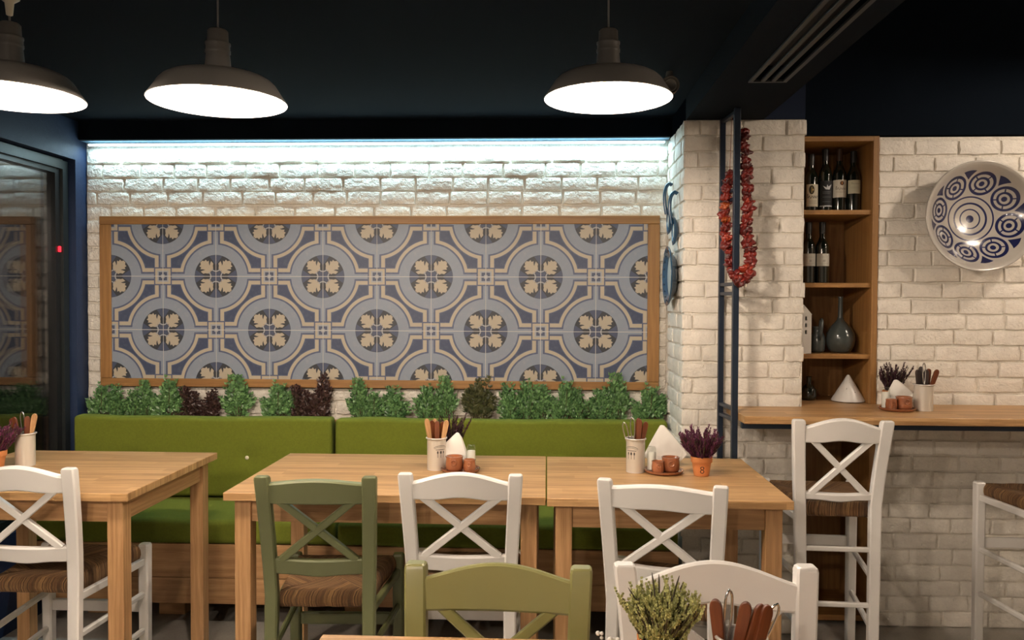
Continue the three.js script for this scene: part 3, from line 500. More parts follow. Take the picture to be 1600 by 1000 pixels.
// ---------------------------------------------------------------- bar counter and its blue steel frame
{
  const c = thing('bar_counter', 'long oak bar counter on a blue steel rail, running into the shelf niche', 'counter', [0, 0, 0]);
  const s = new THREE.Shape(), pts = [[0.768, 3.118], [2.95, 3.118], [2.95, -ZR - 0.016], [1.408, -ZR - 0.016], [1.408, 3.862], [1.092, 3.862], [1.092, -ZP - 0.016], [0.768, -ZP - 0.016]];
  pts.forEach(([x, z], i) => i ? s.lineTo(x, z) : s.moveTo(x, z));
  const g = new THREE.ExtrudeGeometry(s, { depth: 0.026, bevelEnabled: true, bevelSize: 0.002, bevelThickness: 0.002, bevelSegments: 1 }); g.rotateX(-Math.PI / 2); part('worktop', uvBox(at(g, 0, 0.952, 0), 'x', 0.4, 0.2), M.oak, c);
  part('rail', at(uvBox(rbox(2.17, 0.022, 0.025, 0.002)), 1.850, 0.938, -3.160), M.steel, c, 'dark blue steel rail');
  const f = thing('steel_frame', 'tall dark blue steel ladder frame from floor to ceiling beam', 'frame', [0, 0, 0]);
  part('post', at(rbox(0.024, 2.192, 0.024, 0.002), 0.752, 1.0965, -3.222), M.steel, f); part('post', at(rbox(0.022, 2.192, 0.022, 0.002), 0.736, 1.0965, -3.408), M.steel, f);
  for (const y of [2.180, 1.872, 1.836, 1.495, 1.457, 0.993, 0.950]) part('rung', bar([0.752, y, -3.235], [0.737, y, -3.397], 0.018, 0.014, 0.1), M.steel, f);
}
// ---------------------------------------------------------------- string of dried peppers
function lumpGeo(sd, sx, sy, sz, amp = 0.3) {
  const g = mergeVertices((() => { const q = new THREE.IcosahedronGeometry(1, 3); q.deleteAttribute('uv'); q.deleteAttribute('normal'); return q; })()), p = g.attributes.position;
  for (let i = 0; i < p.count; i++) {
    const x = p.getX(i), y = p.getY(i), z = p.getZ(i), a = Math.atan2(z, x), n = 1 + amp * Math.sin(a * (3 + sd % 3) + sd + y * 2) * (1 - 0.4 * y * y) * 0.6 + amp * (vn(x * 2.6 + sd * 7, y * 2.6 + z * 2.1 + sd) - 0.5) * 1.6;
    p.setXYZ(i, x * n * sx, y * n * sy, z * n * sz);
  }
  g.computeVertexNormals(); return g;
}
{
  seed = 313;
  const t = thing('pepper_string', 'string of dried red peppers hanging in a loop on the blue steel frame', 'pepper string', [0.745, 1.50, -3.2]);
  const geos = Array.from({ length: 7 }, (_, k) => lumpGeo(k * 1.7 + 0.4, rr(0.017, 0.023), rr(0.012, 0.016), rr(0.016, 0.021), 0.5));
  const reds = [[0.13, 0.009, 0.005], [0.19, 0.013, 0.006], [0.075, 0.007, 0.005], [0.26, 0.024, 0.007], [0.15, 0.010, 0.006], [0.33, 0.060, 0.010]].map(c => phy({ color: lin(...c), roughness: 0.42, clearcoat: 0.2, clearcoatRoughness: 0.4 }));
  const path = new THREE.CatmullRomCurve3([V(0.740, 1.945, -3.290), V(0.729, 1.84, -3.292), V(0.727, 1.74, -3.29), V(0.733, 1.63, -3.27), V(0.742, 1.555, -3.25), V(0.750, 1.515, -3.185), V(0.766, 1.500, -3.180), V(0.795, 1.535, -3.195), V(0.803, 1.605, -3.21), V(0.793, 1.72, -3.22), V(0.797, 1.82, -3.225), V(0.793, 1.93, -3.23), V(0.786, 2.03, -3.235), V(0.777, 2.10, -3.24)].map(v => v.sub(V(0.745, 1.5, -3.2))));
  const n = 60;
  for (let i = 0; i < n; i++) { const q = path.getPointAt(i / (n - 1)), top = i > 44; const m = part('pepper', geos[i % 7], reds[top ? [0, 2, 4][i % 3] : rnd() < 0.06 ? 5 : rnd() < 0.14 ? 3 : [0, 1, 2, 4][i % 4]], t); m.position.copy(q).add(V(rr(-0.007, 0.007), rr(-0.003, 0.003), rr(-0.006, 0.006))); m.rotation.set(rr(-0.5, 0.5), rr(0, 6.28), rr(-0.5, 0.5)); const s = rr(0.85, 1.2); m.scale.setScalar(top && i % 3 === 0 ? s * 0.8 : s); }
  part('cord', bar([-0.005, 0.445, -0.09], [0.004, 0.684, -0.10], 0.0022), M.string, t); part('cord', bar([0.032, 0.60, -0.04], [0.004, 0.684, -0.095], 0.0022), M.string, t);
}
// ---------------------------------------------------------------- decorated plate on the bar wall
const plateTex = canvasTex(1024, 1024, (g, W) => {
  const C = W / 2, R = W / 2, ink = '#20244a'; g.fillStyle = '#a9a49b'; g.fillRect(0, 0, W, W);
  for (let i = 0; i < 600; i++) { g.globalAlpha = 0.06; g.fillStyle = i % 2 ? '#9d998f' : '#b5b0a8'; g.beginPath(); g.arc(rnd() * W, rnd() * W, rr(5, 25), 0, 7); g.fill(); } g.globalAlpha = 1;
  g.strokeStyle = g.fillStyle = ink;
  const ring = (x, y, rx, ry, a, w) => { g.lineWidth = w * R; g.beginPath(); g.ellipse(x, y, rx * R, ry * R, a, 0, 7); g.stroke(); };
  ring(C, C, 0.40, 0.40, 0, 0.026); ring(C, C, 0.285, 0.285, 0, 0.034); ring(C, C, 0.175, 0.175, 0, 0.024); g.beginPath(); g.arc(C, C, 0.068 * R, 0, 7); g.fill();
  for (let k = 0; k < 8; k++) {
    const a = k * Math.PI / 4 + 0.22, x = C + Math.cos(a) * 0.635 * R, y = C + Math.sin(a) * 0.635 * R;
    ring(x, y, 0.170, 0.205, a, 0.044); ring(x, y, 0.090, 0.112, a, 0.036); g.beginPath(); g.ellipse(x, y, 0.040 * R, 0.046 * R, a, 0, 7); g.fill();
    g.lineWidth = 0.02 * R; for (const q of [0.6, 2.2, 3.7, 5.2]) { g.beginPath(); g.moveTo(x + Math.cos(a + q) * 0.09 * R, y + Math.sin(a + q) * 0.09 * R); g.lineTo(x + Math.cos(a + q) * 0.17 * R, y + Math.sin(a + q) * 0.17 * R); g.stroke(); }
    const b = a + Math.PI / 8, P = (r, t) => [C + Math.cos(t) * r * R, C + Math.sin(t) * r * R]; g.beginPath(); g.moveTo(...P(0.70, b)); g.quadraticCurveTo(...P(0.78, b - 0.08), ...P(0.83, b - 0.14)); g.quadraticCurveTo(...P(0.86, b), ...P(0.83, b + 0.14)); g.quadraticCurveTo(...P(0.78, b + 0.06), ...P(0.70, b)); g.fill();
  }
});
{
  const R = 0.232, prof = [[0, 0.012], [0.06, 0.014], [0.105, 0.023], [0.145, 0.042], [0.178, 0.068], [0.200, 0.092], [0.214, 0.110], [0.226, 0.118], [0.232, 0.118], [0.233, 0.113], [0.216, 0.100], [0.186, 0.060], [0.150, 0.028], [0.112, 0.008], [0.108, 0.0], [0, 0.0]];
  const g = lathe(prof, 72); g.rotateX(Math.PI / 2); const p = g.attributes.position, uv = g.attributes.uv; for (let i = 0; i < p.count; i++) uv.setXY(i, 0.5 + p.getX(i) / R / 2.02, 0.5 + p.getY(i) / R / 2.02);
  const m = single('ceramic_plate', g, phy({ map: plateTex, roughness: 0.2, clearcoat: 0.5, clearcoatRoughness: 0.05, side: THREE.DoubleSide }), 'large white ceramic plate painted with blue eyes on the bar wall', 'plate', [1.812, 1.782, ZR + 0.022]); m.rotation.x = -0.03;
}
// ---------------------------------------------------------------- blue ceramics on the pillar's side
{
  const g = lathe([[0, 0.010], [0.085, 0.012], [0.095, 0.020], [0.128, 0.034], [0.134, 0.033], [0.130, 0.026], [0.098, 0.010], [0.088, 0], [0, 0]], 48);
  const pl = thing('wall_plate', 'round blue dish with a dotted rim hung on the side of the pillar', 'plate', [XP - 0.019, 1.538, -3.60]); pl.rotation.z = Math.PI / 2;
  const ds = part('dish', g, M.blueCeramic, pl); part('well', at(cyl(0.090, 0.090, 0.003, 40), 0, 0.0145, 0), M.paleCeramic, pl, 'pale centre of the dish');
  for (let k = 0; k < 20; k++) { const a = k / 20 * 6.283; part('dot', at(new THREE.SphereGeometry(0.0045, 8, 6).scale(1, 0.4, 1), Math.cos(a) * 0.114, 0.0288, Math.sin(a) * 0.114), M.black, ds); }
  const spoon = (z, y, h, label) => {
    const t = thing('ceramic_ladle', label, 'ladle', [XP - 0.018, y, z], 0, 'blue ladles on the pillar');
    const c = new THREE.CatmullRomCurve3([V(-0.022, 0.03, 0), V(-0.030, h * 0.5, 0), V(-0.030, h * 0.78, 0), V(-0.020, h * 0.95, 0), V(-0.006, h, 0), V(0.002, h * 0.95, 0)]); part('handle', new THREE.TubeGeometry(c, 24, 0.0085, 10), M.blueCeramic, t);
    const b = lathe([[0, -0.018], [0.022, -0.014], [0.034, -0.004], [0.038, 0.004], [0.034, 0.004], [0.028, -0.004], [0, -0.012]], 28).rotateZ(Math.PI / 2).scale(1.2, 1.7, 1.0).translate(-0.012, 0, 0); part('bowl', b, M.blueCeramic, t, 'blue bowl with pale inside');
    part('glaze_spot', at(new THREE.SphereGeometry(0.02, 14, 8).scale(0.25, 1.6, 0.9), -0.012, 0, 0), M.paleCeramic, t);
  };
  spoon(-3.70, 1.795, 0.17, 'blue ceramic ladle with hooked handle on the pillar, the higher one'); spoon(-3.545, 1.735, 0.17, 'blue ceramic ladle with hooked handle on the pillar, just above the dish');
}
// ---------------------------------------------------------------- shelf niche with bottles and ceramics
{
  const s = thing('wall_shelf', 'built-in oak shelf niche between the pillar and the brick wall', 'shelf', [0, 0, 0]), zf = ZR + 0.014, zbk = ZR - 0.318;
  const bd = (x0, x1, y0, y1, z0, z1, gr) => at(uvBox(rbox(x1 - x0, y1 - y0, z1 - z0, 0.0015), gr, rnd(), rnd()), (x0 + x1) / 2, (y0 + y1) / 2, (z0 + z1) / 2);
  part('back', bd(XP2 + 0.002, 1.436, 0.02, 2.144, zbk - 0.008, zbk, 'y'), M.honey, s);
  part('side', bd(1.411, 1.4365, 0.02, 2.144, zbk, zf - 0.014, 'y'), M.honey, s); part('side', bd(XP2 + 0.002, XP2 + 0.018, 0.02, 2.144, zbk, ZR - 0.01, 'y'), M.honey, s);
  part('edge_strip', bd(1.411, 1.4365, 0.02, 2.144, zf - 0.014, zf, 'y'), M.honey, s, 'lighter oak front edge'); part('edge_strip', bd(XP2 + 0.018, 1.411, 2.122, 2.144, zf - 0.014, zf, 'x'), M.honey, s, 'lighter oak front edge');
  part('top_board', bd(XP2 + 0.018, 1.411, 2.122, 2.144, zbk, zf - 0.014, 'x'), M.honey, s); part('bottom_board', bd(XP2 + 0.018, 1.411, 0.02, 0.045, zbk, zf - 0.01, 'x'), M.honey, s);
  for (const y of [1.826, 1.508, 1.196]) { const b = part('shelf_board', bd(XP2 + 0.018, 1.411, y - 0.020, y, zbk, zf - 0.020, 'x'), M.honey, s); part('edge_strip', bd(XP2 + 0.018, 1.411, y - 0.020, y, zf - 0.020, zf - 0.010, 'x'), M.honey, b, 'lighter oak front edge'); }
}
const labelTex = (draw, bg = '#cfc8b2') => canvasTex(256, 256, (g, W) => { g.fillStyle = bg; g.fillRect(0, 0, W, W); draw(g, W); });
const script = (g, x, y, w, h, col, lw) => { g.strokeStyle = col; g.lineWidth = lw; g.lineCap = 'round'; g.beginPath(); g.moveTo(x, y); for (let i = 0; i <= 40; i++) { const t = i / 40; g.lineTo(x + w * t + Math.sin(t * 38) * w * 0.025, y - h * (0.5 + 0.5 * Math.sin(t * 34 + Math.sin(t * 9))) * (t < 0.15 ? 1.5 : 0.8)); } g.stroke(); };
const lines = (g, y0, n, W, col) => { g.fillStyle = col; for (let i = 0; i < n; i++) g.fillRect(W * 0.2, y0 + i * 14, W * (0.6 - 0.1 * (i % 2)), 3); };
function bottle(x, y, z, h, label, lab) {
  const b = thing('wine_bottle', label, 'bottle', [x, y, z], 0), r = 0.0295, k = h / 0.29;
  const gl = part('glass', lathe([[0, 0], [0.026, 0], [r, 0.004], [r, 0.165 * k], [0.027, 0.185 * k], [0.017, 0.207 * k], [0.0125, 0.222 * k], [0.0120, 0.276 * k], [0.0138, 0.278 * k], [0.0138, 0.288 * k], [0.012, 0.29 * k], [0, 0.29 * k]], 32), M.bottle, b);
  part('capsule', lathe([[0.0134, 0.235 * k], [0.0145, 0.289 * k], [0.012, 0.2915 * k], [0, 0.2915 * k]], 24), std({ color: lin(...(lab.cap || [0.012, 0.012, 0.013])), roughness: 0.4 }), b);
  const g = new THREE.CylinderGeometry(r + 0.0007, r + 0.0007, lab.h, 24, 1, true, -lab.a / 2, lab.a); part('label', at(g, 0, lab.y, 0), std({ map: lab.t, roughness: 0.7, side: THREE.DoubleSide }), gl, lab.d); return b;
}
const L1 = labelTex((g, W) => { g.fillStyle = '#3a3320'; g.beginPath(); g.arc(W * 0.4, W * 0.25, W * 0.2, 0, 7); g.fill(); g.fillStyle = '#b59a5a'; g.fillRect(W * 0.38, W * 0.12, W * 0.05, W * 0.26); g.beginPath(); g.arc(W * 0.5, W * 0.25, W * 0.05, 0, 7); g.fill(); script(g, W * 0.06, W * 0.62, W * 0.85, W * 0.13, '#2a2a22', 7); lines(g, W * 0.74, 3, W, '#8d8770'); });
const L2 = labelTex((g, W) => { g.fillStyle = '#b5b8bb'; g.beginPath(); g.moveTo(W * 0.2, W * 0.18); g.lineTo(W * 0.45, W * 0.26); g.lineTo(W * 0.5, W * 0.14); g.lineTo(W * 0.58, W * 0.22); g.lineTo(W * 0.85, W * 0.12); g.lineTo(W * 0.66, W * 0.34); g.lineTo(W * 0.4, W * 0.33); g.fill(); lines(g, W * 0.42, 2, W, '#6d7072'); lines(g, W * 0.62, 1, W, '#6d7072'); lines(g, W * 0.8, 1, W, '#6d7072'); g.fillStyle = '#b9bcbe'; g.fillRect(0, W * 0.95, W, W * 0.05); }, '#16191b');
const L3 = labelTex((g, W) => { g.fillStyle = '#54301a'; g.beginPath(); g.ellipse(W * 0.52, W * 0.19, W * 0.10, W * 0.12, 0, 0, 7); g.fill(); g.fillStyle = '#c28a50'; g.fillRect(W * 0.49, W * 0.11, W * 0.06, W * 0.14); script(g, W * 0.2, W * 0.56, W * 0.62, W * 0.14, '#77705e', 5); lines(g, W * 0.66, 2, W, '#a79f88'); }, '#d8d2c2');
const L4 = labelTex((g, W) => { lines(g, W * 0.14, 1, W, '#8f8a72'); script(g, W * 0.25, W * 0.3, W * 0.55, W * 0.07, '#7d7862', 4); lines(g, W * 0.5, 3, W, '#b1ab92'); }, '#cdc9ae');
const L5 = labelTex((g, W) => { lines(g, W * 0.25, 2, W, '#8c8a80'); g.fillStyle = '#98958a'; g.fillRect(W * 0.42, W * 0.5, W * 0.16, W * 0.16); lines(g, W * 0.78, 1, W, '#8c8a80'); }, '#b3b0a4');
bottle(1.188, 1.8265, -3.665, 0.262, 'dark wine bottle with tall cream label and round emblem, nearest the pillar', { t: L1, h: 0.100, y: 0.075, a: 2.0, d: 'cream label with a dark round emblem' });
bottle(1.250, 1.8265, -3.665, 0.285, 'dark wine bottle with a black label and silver bird', { t: L2, h: 0.115, y: 0.082, a: 2.2, d: 'black label with a silver bird' });
bottle(1.313, 1.8265, -3.665, 0.285, 'dark wine bottle with wide white label, brown crest and brown cap', { t: L3, h: 0.078, y: 0.105, a: 2.8, cap: [0.045, 0.018, 0.010], d: 'white label with a brown crest' });
bottle(1.375, 1.8265, -3.665, 0.275, 'dark wine bottle with small pale square label beside the shelf side', { t: L4, h: 0.060, y: 0.113, a: 2.3, d: 'small pale label' });
bottle(1.180, 1.5085, -3.665, 0.275, 'dark wine bottle with pale label on the second shelf, touching the pillar', { t: L5, h: 0.056, y: 0.105, a: 2.4, d: 'pale grey label' });
bottle(1.241, 1.5085, -3.665, 0.275, 'dark wine bottle with pale label on the second shelf, standing free', { t: L5, h: 0.056, y: 0.105, a: 2.4, d: 'pale grey label' });
{
  const sh = new THREE.Shape(); [[-0.034, 0], [0.034, 0], [0.034, 0.172], [0, 0.212], [-0.034, 0.172]].forEach(([x, y], i) => i ? sh.lineTo(x, y) : sh.moveTo(x, y));
  for (const y of [0.085, 0.115, 0.145]) for (const x of [-0.016, 0.006]) { const h = new THREE.Path(); h.moveTo(x, y); h.lineTo(x + 0.010, y); h.lineTo(x + 0.010, y + 0.014); h.absarc(x + 0.005, y + 0.014, 0.005, 0, Math.PI, false); h.lineTo(x, y); sh.holes.push(h); }
  const t = thing('house_lantern', 'white ceramic house lantern with cut-out windows on the third shelf', 'lantern', [1.128, 1.1965, -3.592]);
  const wallG = () => new THREE.ExtrudeGeometry(sh, { depth: 0.006, bevelEnabled: true, bevelSize: 0.001, bevelThickness: 0.001, bevelSegments: 1 });
  part('front', at(wallG(), 0, 0.001, 0.026), M.ceramic, t); const bk = new THREE.Shape(); [[-0.034, 0], [0.034, 0], [0.034, 0.172], [0, 0.212], [-0.034, 0.172]].forEach(([x, y], i) => i ? bk.lineTo(x, y) : bk.moveTo(x, y)); part('rear', at(new THREE.ExtrudeGeometry(bk, { depth: 0.006, bevelEnabled: false }), 0, 0, -0.034), M.ceramic, t);
  for (const s of [-1, 1]) { part('side', at(rbox(0.005, 0.172, 0.054, 0.001), s * 0.0315, 0.086, -0.001), M.ceramic, t); part('roof', bar([s * 0.036, 0.171, -0.001], [0, 0.2145, -0.001], 0.062, 0.005, 0.1), M.ceramic, t); }
  const p = thing('ceramic_pitcher', 'small grey glazed pitcher between the house lantern and the bulb vase', 'pitcher', [1.222, 1.1965, -3.655]);
  part('body', lathe([[0, 0], [0.026, 0], [0.031, 0.012], [0.033, 0.045], [0.030, 0.075], [0.022, 0.092], [0.022, 0.110], [0.026, 0.118], [0.023, 0.118], [0.019, 0.108], [0, 0.10]], 32), M.greyCeramic, p);
  part('handle', new THREE.TubeGeometry(new THREE.CatmullRomCurve3([V(0.0, 0.105, 0.022), V(0.004, 0.150, 0.030), V(0.004, 0.145, 0.046), V(0, 0.09, 0.048), V(0, 0.06, 0.032)]), 20, 0.006, 8), M.greyCeramic, p);
  single('bulb_vase', lathe([[0, 0], [0.035, 0], [0.048, 0.010], [0.060, 0.035], [0.064, 0.062], [0.060, 0.088], [0.045, 0.115], [0.024, 0.138], [0.014, 0.150], [0.0145, 0.156], [0.011, 0.160], [0.010, 0.245], [0.013, 0.252], [0.009, 0.252], [0.008, 0.16], [0, 0.14]], 40), M.greyCeramic, 'round grey bulb vase with a long thin neck on the third shelf', 'vase', [1.322, 1.1965, -3.655]);
  const cg = lathe([[0.070, 0], [0.071, 0.004], [0.006, 0.114], [0.0, 0.117]], 44), c = thing('cone_lantern', 'white ceramic cone lantern with small holes at counter height in the niche', 'lantern', [1.350, 0.983, -3.628]);
  const cn = part('cone', cg, M.ceramic, c); for (const [a, y] of [[-0.15, 0.082], [-0.5, 0.055], [0.28, 0.040], [0.6, 0.07]]) { const r = 0.071 * (1 - y / 0.117); const h = new THREE.SphereGeometry(0.0034, 10, 8); part('hole', at(h, Math.sin(a) * r, y, Math.cos(a) * r), M.black, cn, 'small dark hole'); }
  single('dark_bottle', lathe([[0, 0], [0.030, 0], [0.034, 0.01], [0.034, 0.045], [0.020, 0.062], [0.011, 0.07], [0.011, 0.10], [0.014, 0.104], [0, 0.105]], 28), M.bottle, 'small dark glass bottle in the niche at counter height', 'bottle', [1.190, 0.983, -3.67]);
}
// ---------------------------------------------------------------- things on the tables
const canTex = canvasTex(512, 256, (g, W, H) => {
  g.fillStyle = '#d6cfc2'; g.fillRect(0, 0, W, H); g.strokeStyle = g.fillStyle = '#3b3a36'; g.lineWidth = 3;
  const x = W * 0.5; g.beginPath(); g.ellipse(x, 78, 62, 24, 0, Math.PI * 1.05, Math.PI * 1.95); g.stroke(); g.lineWidth = 2; g.beginPath(); g.ellipse(x, 84, 56, 20, 0, Math.PI * 1.05, Math.PI * 1.95); g.stroke(); g.fillRect(x - 46, 84, 92, 4);
  for (const dx of [-28, 0, 28]) { g.beginPath(); g.ellipse(x + dx, 108, dx ? 6 : 8, 12, 0, 0, 7); g.fill(); g.fillRect(x + dx - 2, 116, 4, 34); }
});
const canMat = std({ map: canTex, roughness: 0.33, metalness: 0.35 });
function can(x, y, z, label, r = 0.036, h = 0.125, turn = 0) {
  const t = thing('cutlery_can', label, 'can', [x, y, z], turn, 'cutlery cans');
  const bd = part('body', new THREE.CylinderGeometry(r, r * 0.99, h, 40, 1, true).translate(0, h / 2, 0), canMat, t, 'printed white side'); part('inside', lathe([[0, 0.004], [r * 0.95, 0.004], [r * 0.96, h]], 32), std({ color: lin(0.4, 0.38, 0.35), roughness: 0.5, side: THREE.DoubleSide }), t);
  part('rim', new THREE.TorusGeometry(r + 0.0022, 0.0030, 8, 40).rotateX(Math.PI / 2).translate(0, h, 0), M.tin, bd); part('base', at(cyl(r, r, 0.004, 32), 0, 0.002, 0), M.tin, t); return t;
}
const handleG = (() => { const s = new THREE.Shape(); s.moveTo(-0.0055, 0); s.lineTo(0.0055, 0); s.quadraticCurveTo(0.0085, 0.04, 0.0088, 0.082); s.quadraticCurveTo(0.008, 0.096, 0, 0.097); s.quadraticCurveTo(-0.008, 0.096, -0.0088, 0.082); s.quadraticCurveTo(-0.0085, 0.04, -0.0055, 0); return uvBox(new THREE.ExtrudeGeometry(s, { depth: 0.006, bevelEnabled: true, bevelSize: 0.0018, bevelThickness: 0.0018, bevelSegments: 2 }).translate(0, 0, -0.003), 'y'); })();
const bladeG = rbox(0.011, 0.055, 0.0014, 0.0005).translate(0, -0.0275, 0), loopG = new THREE.TubeGeometry(new THREE.CatmullRomCurve3([V(-0.002, 0, 0), V(-0.008, 0.05, 0), V(-0.006, 0.088, 0), V(0, 0.096, 0), V(0.006, 0.088, 0), V(0.008, 0.05, 0), V(0.002, 0, 0)]), 32, 0.0024, 8);
function cutlery(kind, x, y, z, tiltX, tiltZ, label, group, s = 1) {
  const t = thing(kind === 'spoon' ? 'table_spoon' : kind === 'light' ? 'table_fork' : 'table_knife', label, kind === 'spoon' ? 'spoon' : kind === 'light' ? 'fork' : 'knife', [x, y, z], 0, group); t.rotation.set(tiltX, rr(-0.6, 0.6), tiltZ); t.scale.setScalar(0.93 * s);
  if (kind === 'spoon') { part('handle', loopG, M.metal, t); part('blade', bladeG, M.metal, t); } else { part('handle', handleG, kind === 'light' ? M.handleLight : kind === 'black' ? M.handleBlack : M.handleDark, t); part('blade', bladeG, M.metal, t); }
}
function fillCan(x, y, z, h, list, where, r = 0.036) {
  for (const [kind, dx, dz, tx, tz, up] of list) cutlery(kind, x + dx, y + Math.max(0.06, h - 0.03 + (up || 0)), z + dz, tx, tz, { dark: 'red-brown wooden handled knife standing in ', black: 'black-brown handled knife standing in ', light: 'pale wooden handled fork standing in ', spoon: 'steel looped spoon handle standing in ' }[kind] + where, { dark: 'brown knives in ', black: 'dark knives in ', light: 'pale forks in ', spoon: 'steel spoons in ' }[kind] + where);
}
const heatherPal = { plum: [[0.035, 0.006, 0.022], [0.17, 0.03, 0.085]], dark: [[0.012, 0.005, 0.008], [0.07, 0.018, 0.03]], lime: [[0.16, 0.19, 0.06], [0.74, 0.72, 0.32]] };
function heather(pal, n, h, spread, sd, base = 0.02, L = 0.013, W = 0.0022, step = 0.006, whorl = 4, over = 1.08) {
  seed = sd; const sp = [], st = []; for (let i = 0; i < n; i++) { const a = rr(0, 6.28), o = Math.sqrt(rnd()) * spread, d = V(Math.cos(a) * o, 1, Math.sin(a) * o).normalize(), len = h * rr(0.55, 1.08) * (1 - 0.2 * o), b = V(Math.cos(a) * base * rnd(), 0, Math.sin(a) * base * rnd()); sp.push({ base: b, dir: d, len, id: i * 2.3 + sd, tone: rnd() }); st.push(bar([b.x, 0, b.z], [b.x + d.x * len * over, d.y * len * (over + 0.04), b.z + d.z * len * over], 0.0022)); }
  return { leaves: foliage(sp, { L, W, step, whorl, lift: [0.4, 1.5], c0: heatherPal[pal][0], c1: heatherPal[pal][1] }), stems: merge(st) };
}
const potTexN = canvasTex(256, 256, (g, W, H) => { g.fillStyle = '#bd7440'; g.fillRect(0, 0, W, H); for (let i = 0; i < 300; i++) { g.globalAlpha = 0.06; g.fillStyle = i % 2 ? '#9c5828' : '#d08a54'; g.beginPath(); g.arc(rnd() * W, rnd() * H, rr(3, 14), 0, 7); g.fill(); } g.globalAlpha = 1; g.fillStyle = '#1d130d'; g.font = '190px sans-serif'; g.textAlign = 'center'; g.textBaseline = 'middle'; g.fillText('8', W * 0.5, H * 0.52); });
function potPlant(x, y, z, label, plant, opt = {}) {
  const t = thing('potted_heather', label, 'plant', [x, y, z], opt.turn || 0), k = opt.k || 1; t.scale.setScalar(0.93); const pot = lathe([[0, 0], [0.028, 0], [0.029, 0.002], [0.0365, 0.052], [0.0405, 0.053], [0.0415, 0.074], [0.0385, 0.075], [0.037, 0.066], [0.0, 0.066]].map(([a, b]) => [a * k, b * k]), 40);
  const pt = part('pot', pot, M.terra, t, 'terracotta pot');
  if (opt.num) { const g = new THREE.CylinderGeometry(0.0372, 0.0296, 0.049, 24, 1, true, -0.75, 1.5); part('number', at(g, 0, 0.0275, 0), std({ map: potTexN, roughness: 0.75 }), pt, 'painted number 8'); }
  part('soil', at(cyl(0.037 * k, 0.037 * k, 0.004, 24), 0, 0.068 * k, 0), M.soil, t);
  const f = part('foliage', plant.leaves, purpleMat, t, opt.fl); f.position.y = 0.068 * k; f.userData.kind = 'stuff'; const s = part('stems', plant.stems, stemMat, t); s.position.y = 0.068 * k; return t;
}
function napkin(x, y, z, w, h, turn, lean, label, roll = 0) {
  const s = new THREE.Shape(); s.moveTo(-w * 0.5, h * 0.30); s.quadraticCurveTo(-w * 0.25, h * 0.70, -w * 0.04, h); s.quadraticCurveTo(0, h * 1.02, w * 0.05, h * 0.985); s.quadraticCurveTo(w * 0.3, h * 0.66, w * 0.5, h * 0.28); s.lineTo(w * 0.22, 0); s.lineTo(-w * 0.22, 0); s.closePath();
  const t = thing('paper_napkins', label, 'napkin', [x, y, z], turn); t.rotation.set(lean, turn, roll, 'YXZ'); t.scale.setScalar(0.93);
  [0, 1, 2].forEach(i => { const g = new THREE.ExtrudeGeometry(s, { depth: 0.004, bevelEnabled: true, bevelSize: 0.0015, bevelThickness: 0.0012, bevelSegments: 2, curveSegments: 10 }), p = g.attributes.position; for (let k = 0; k < p.count; k++) p.setZ(k, p.getZ(k) + 0.012 * Math.pow(p.getX(k) / w * 2, 2) * (i - 1) + 0.006 * Math.sin(p.getX(k) * 40 + i)); const m = part('napkin', toCreasedNormals(g, 0.5), M.napkin, t); m.position.set((i - 1) * 0.006, 0.0015 - (i === 1 ? 0 : 0.0), (1 - i) * 0.0075); m.scale.set(1 - i * 0.03, 1 - i * 0.04, 1); });
}
function caddy(x, y, z, where, turn = 0, flip = 1) {
  const t = thing('serving_tray', 'small round glazed brown tray on ' + where, 'tray', [x, y, z], turn, 'condiment trays');
  part('dish', lathe([[0, 0], [0.066, 0], [0.074, 0.005], [0.078, 0.013], [0.075, 0.014], [0.070, 0.008], [0, 0.006]], 44), M.glaze, t);
  const c = Math.cos(turn), s = Math.sin(turn), P = (a, b) => [x + 0.93 * (a * flip * c + b * s), y + 0.007, z + 0.93 * (b * c - a * flip * s)]; t.scale.setScalar(0.93);
  const pot = (a, b, r, h, lab) => { const g = thing('spice_pot', lab, 'pot', P(a, b), 0, 'brown spice pots on ' + where); g.scale.setScalar(0.93); part('body', lathe([[0, 0], [r * 0.82, 0], [r * 0.96, h * 0.15], [r, h * 0.5], [r * 0.92, h * 0.85], [r * 0.98, h], [r * 0.86, h], [r * 0.8, h * 0.85], [0, h * 0.8]], 32), M.glaze, g); part('lug', at(new THREE.TorusGeometry(r * 0.28, r * 0.1, 8, 20), 0, h * 0.62, r * 0.95), M.glaze, g); };
  pot(-0.022, 0.016, 0.036, 0.056, 'larger glazed brown spice pot on ' + where); pot(0.038, 0.030, 0.0245, 0.046, 'smaller glazed brown spice pot on ' + where);
  const sh = thing('salt_shaker', 'clear glass salt shaker with white salt on ' + where, 'shaker', P(0.040, -0.024), 0, 'glass shakers on the trays'); sh.scale.setScalar(0.93); part('glass', lathe([[0, 0], [0.018, 0], [0.019, 0.004], [0.0175, 0.082], [0.014, 0.092], [0, 0.093]], 24), M.clearGlass, sh); part('salt', lathe([[0, 0.003], [0.0165, 0.003], [0.0155, 0.070], [0, 0.072]], 24), M.napkin, sh, 'white salt');
}
seed = 2024;
const plum1 = heather('plum', 130, 0.108, 0.95, 5, 0.036, 0.015, 0.0030), plum2 = heather('plum', 130, 0.108, 0.95, 15, 0.036, 0.015, 0.0030), dark1 = heather('dark', 40, 0.12, 0.6, 25, 0.03, 0.015, 0.0030), lime = heather('lime', 190, 0.092, 0.80, 35, 0.036, 0.0085, 0.0030, 0.0044, 5, 0.9);
seed = 777;
const T1 = 'the wide table', T2 = 'the table by the pillar', T3 = 'the bar counter', T0 = 'the table beside the window', TN = 'the near table';
can(-0.4053, 0.8004, -2.9243, 'white printed cutlery can on the wide table', 0.0348, 0.1165, 3.75);
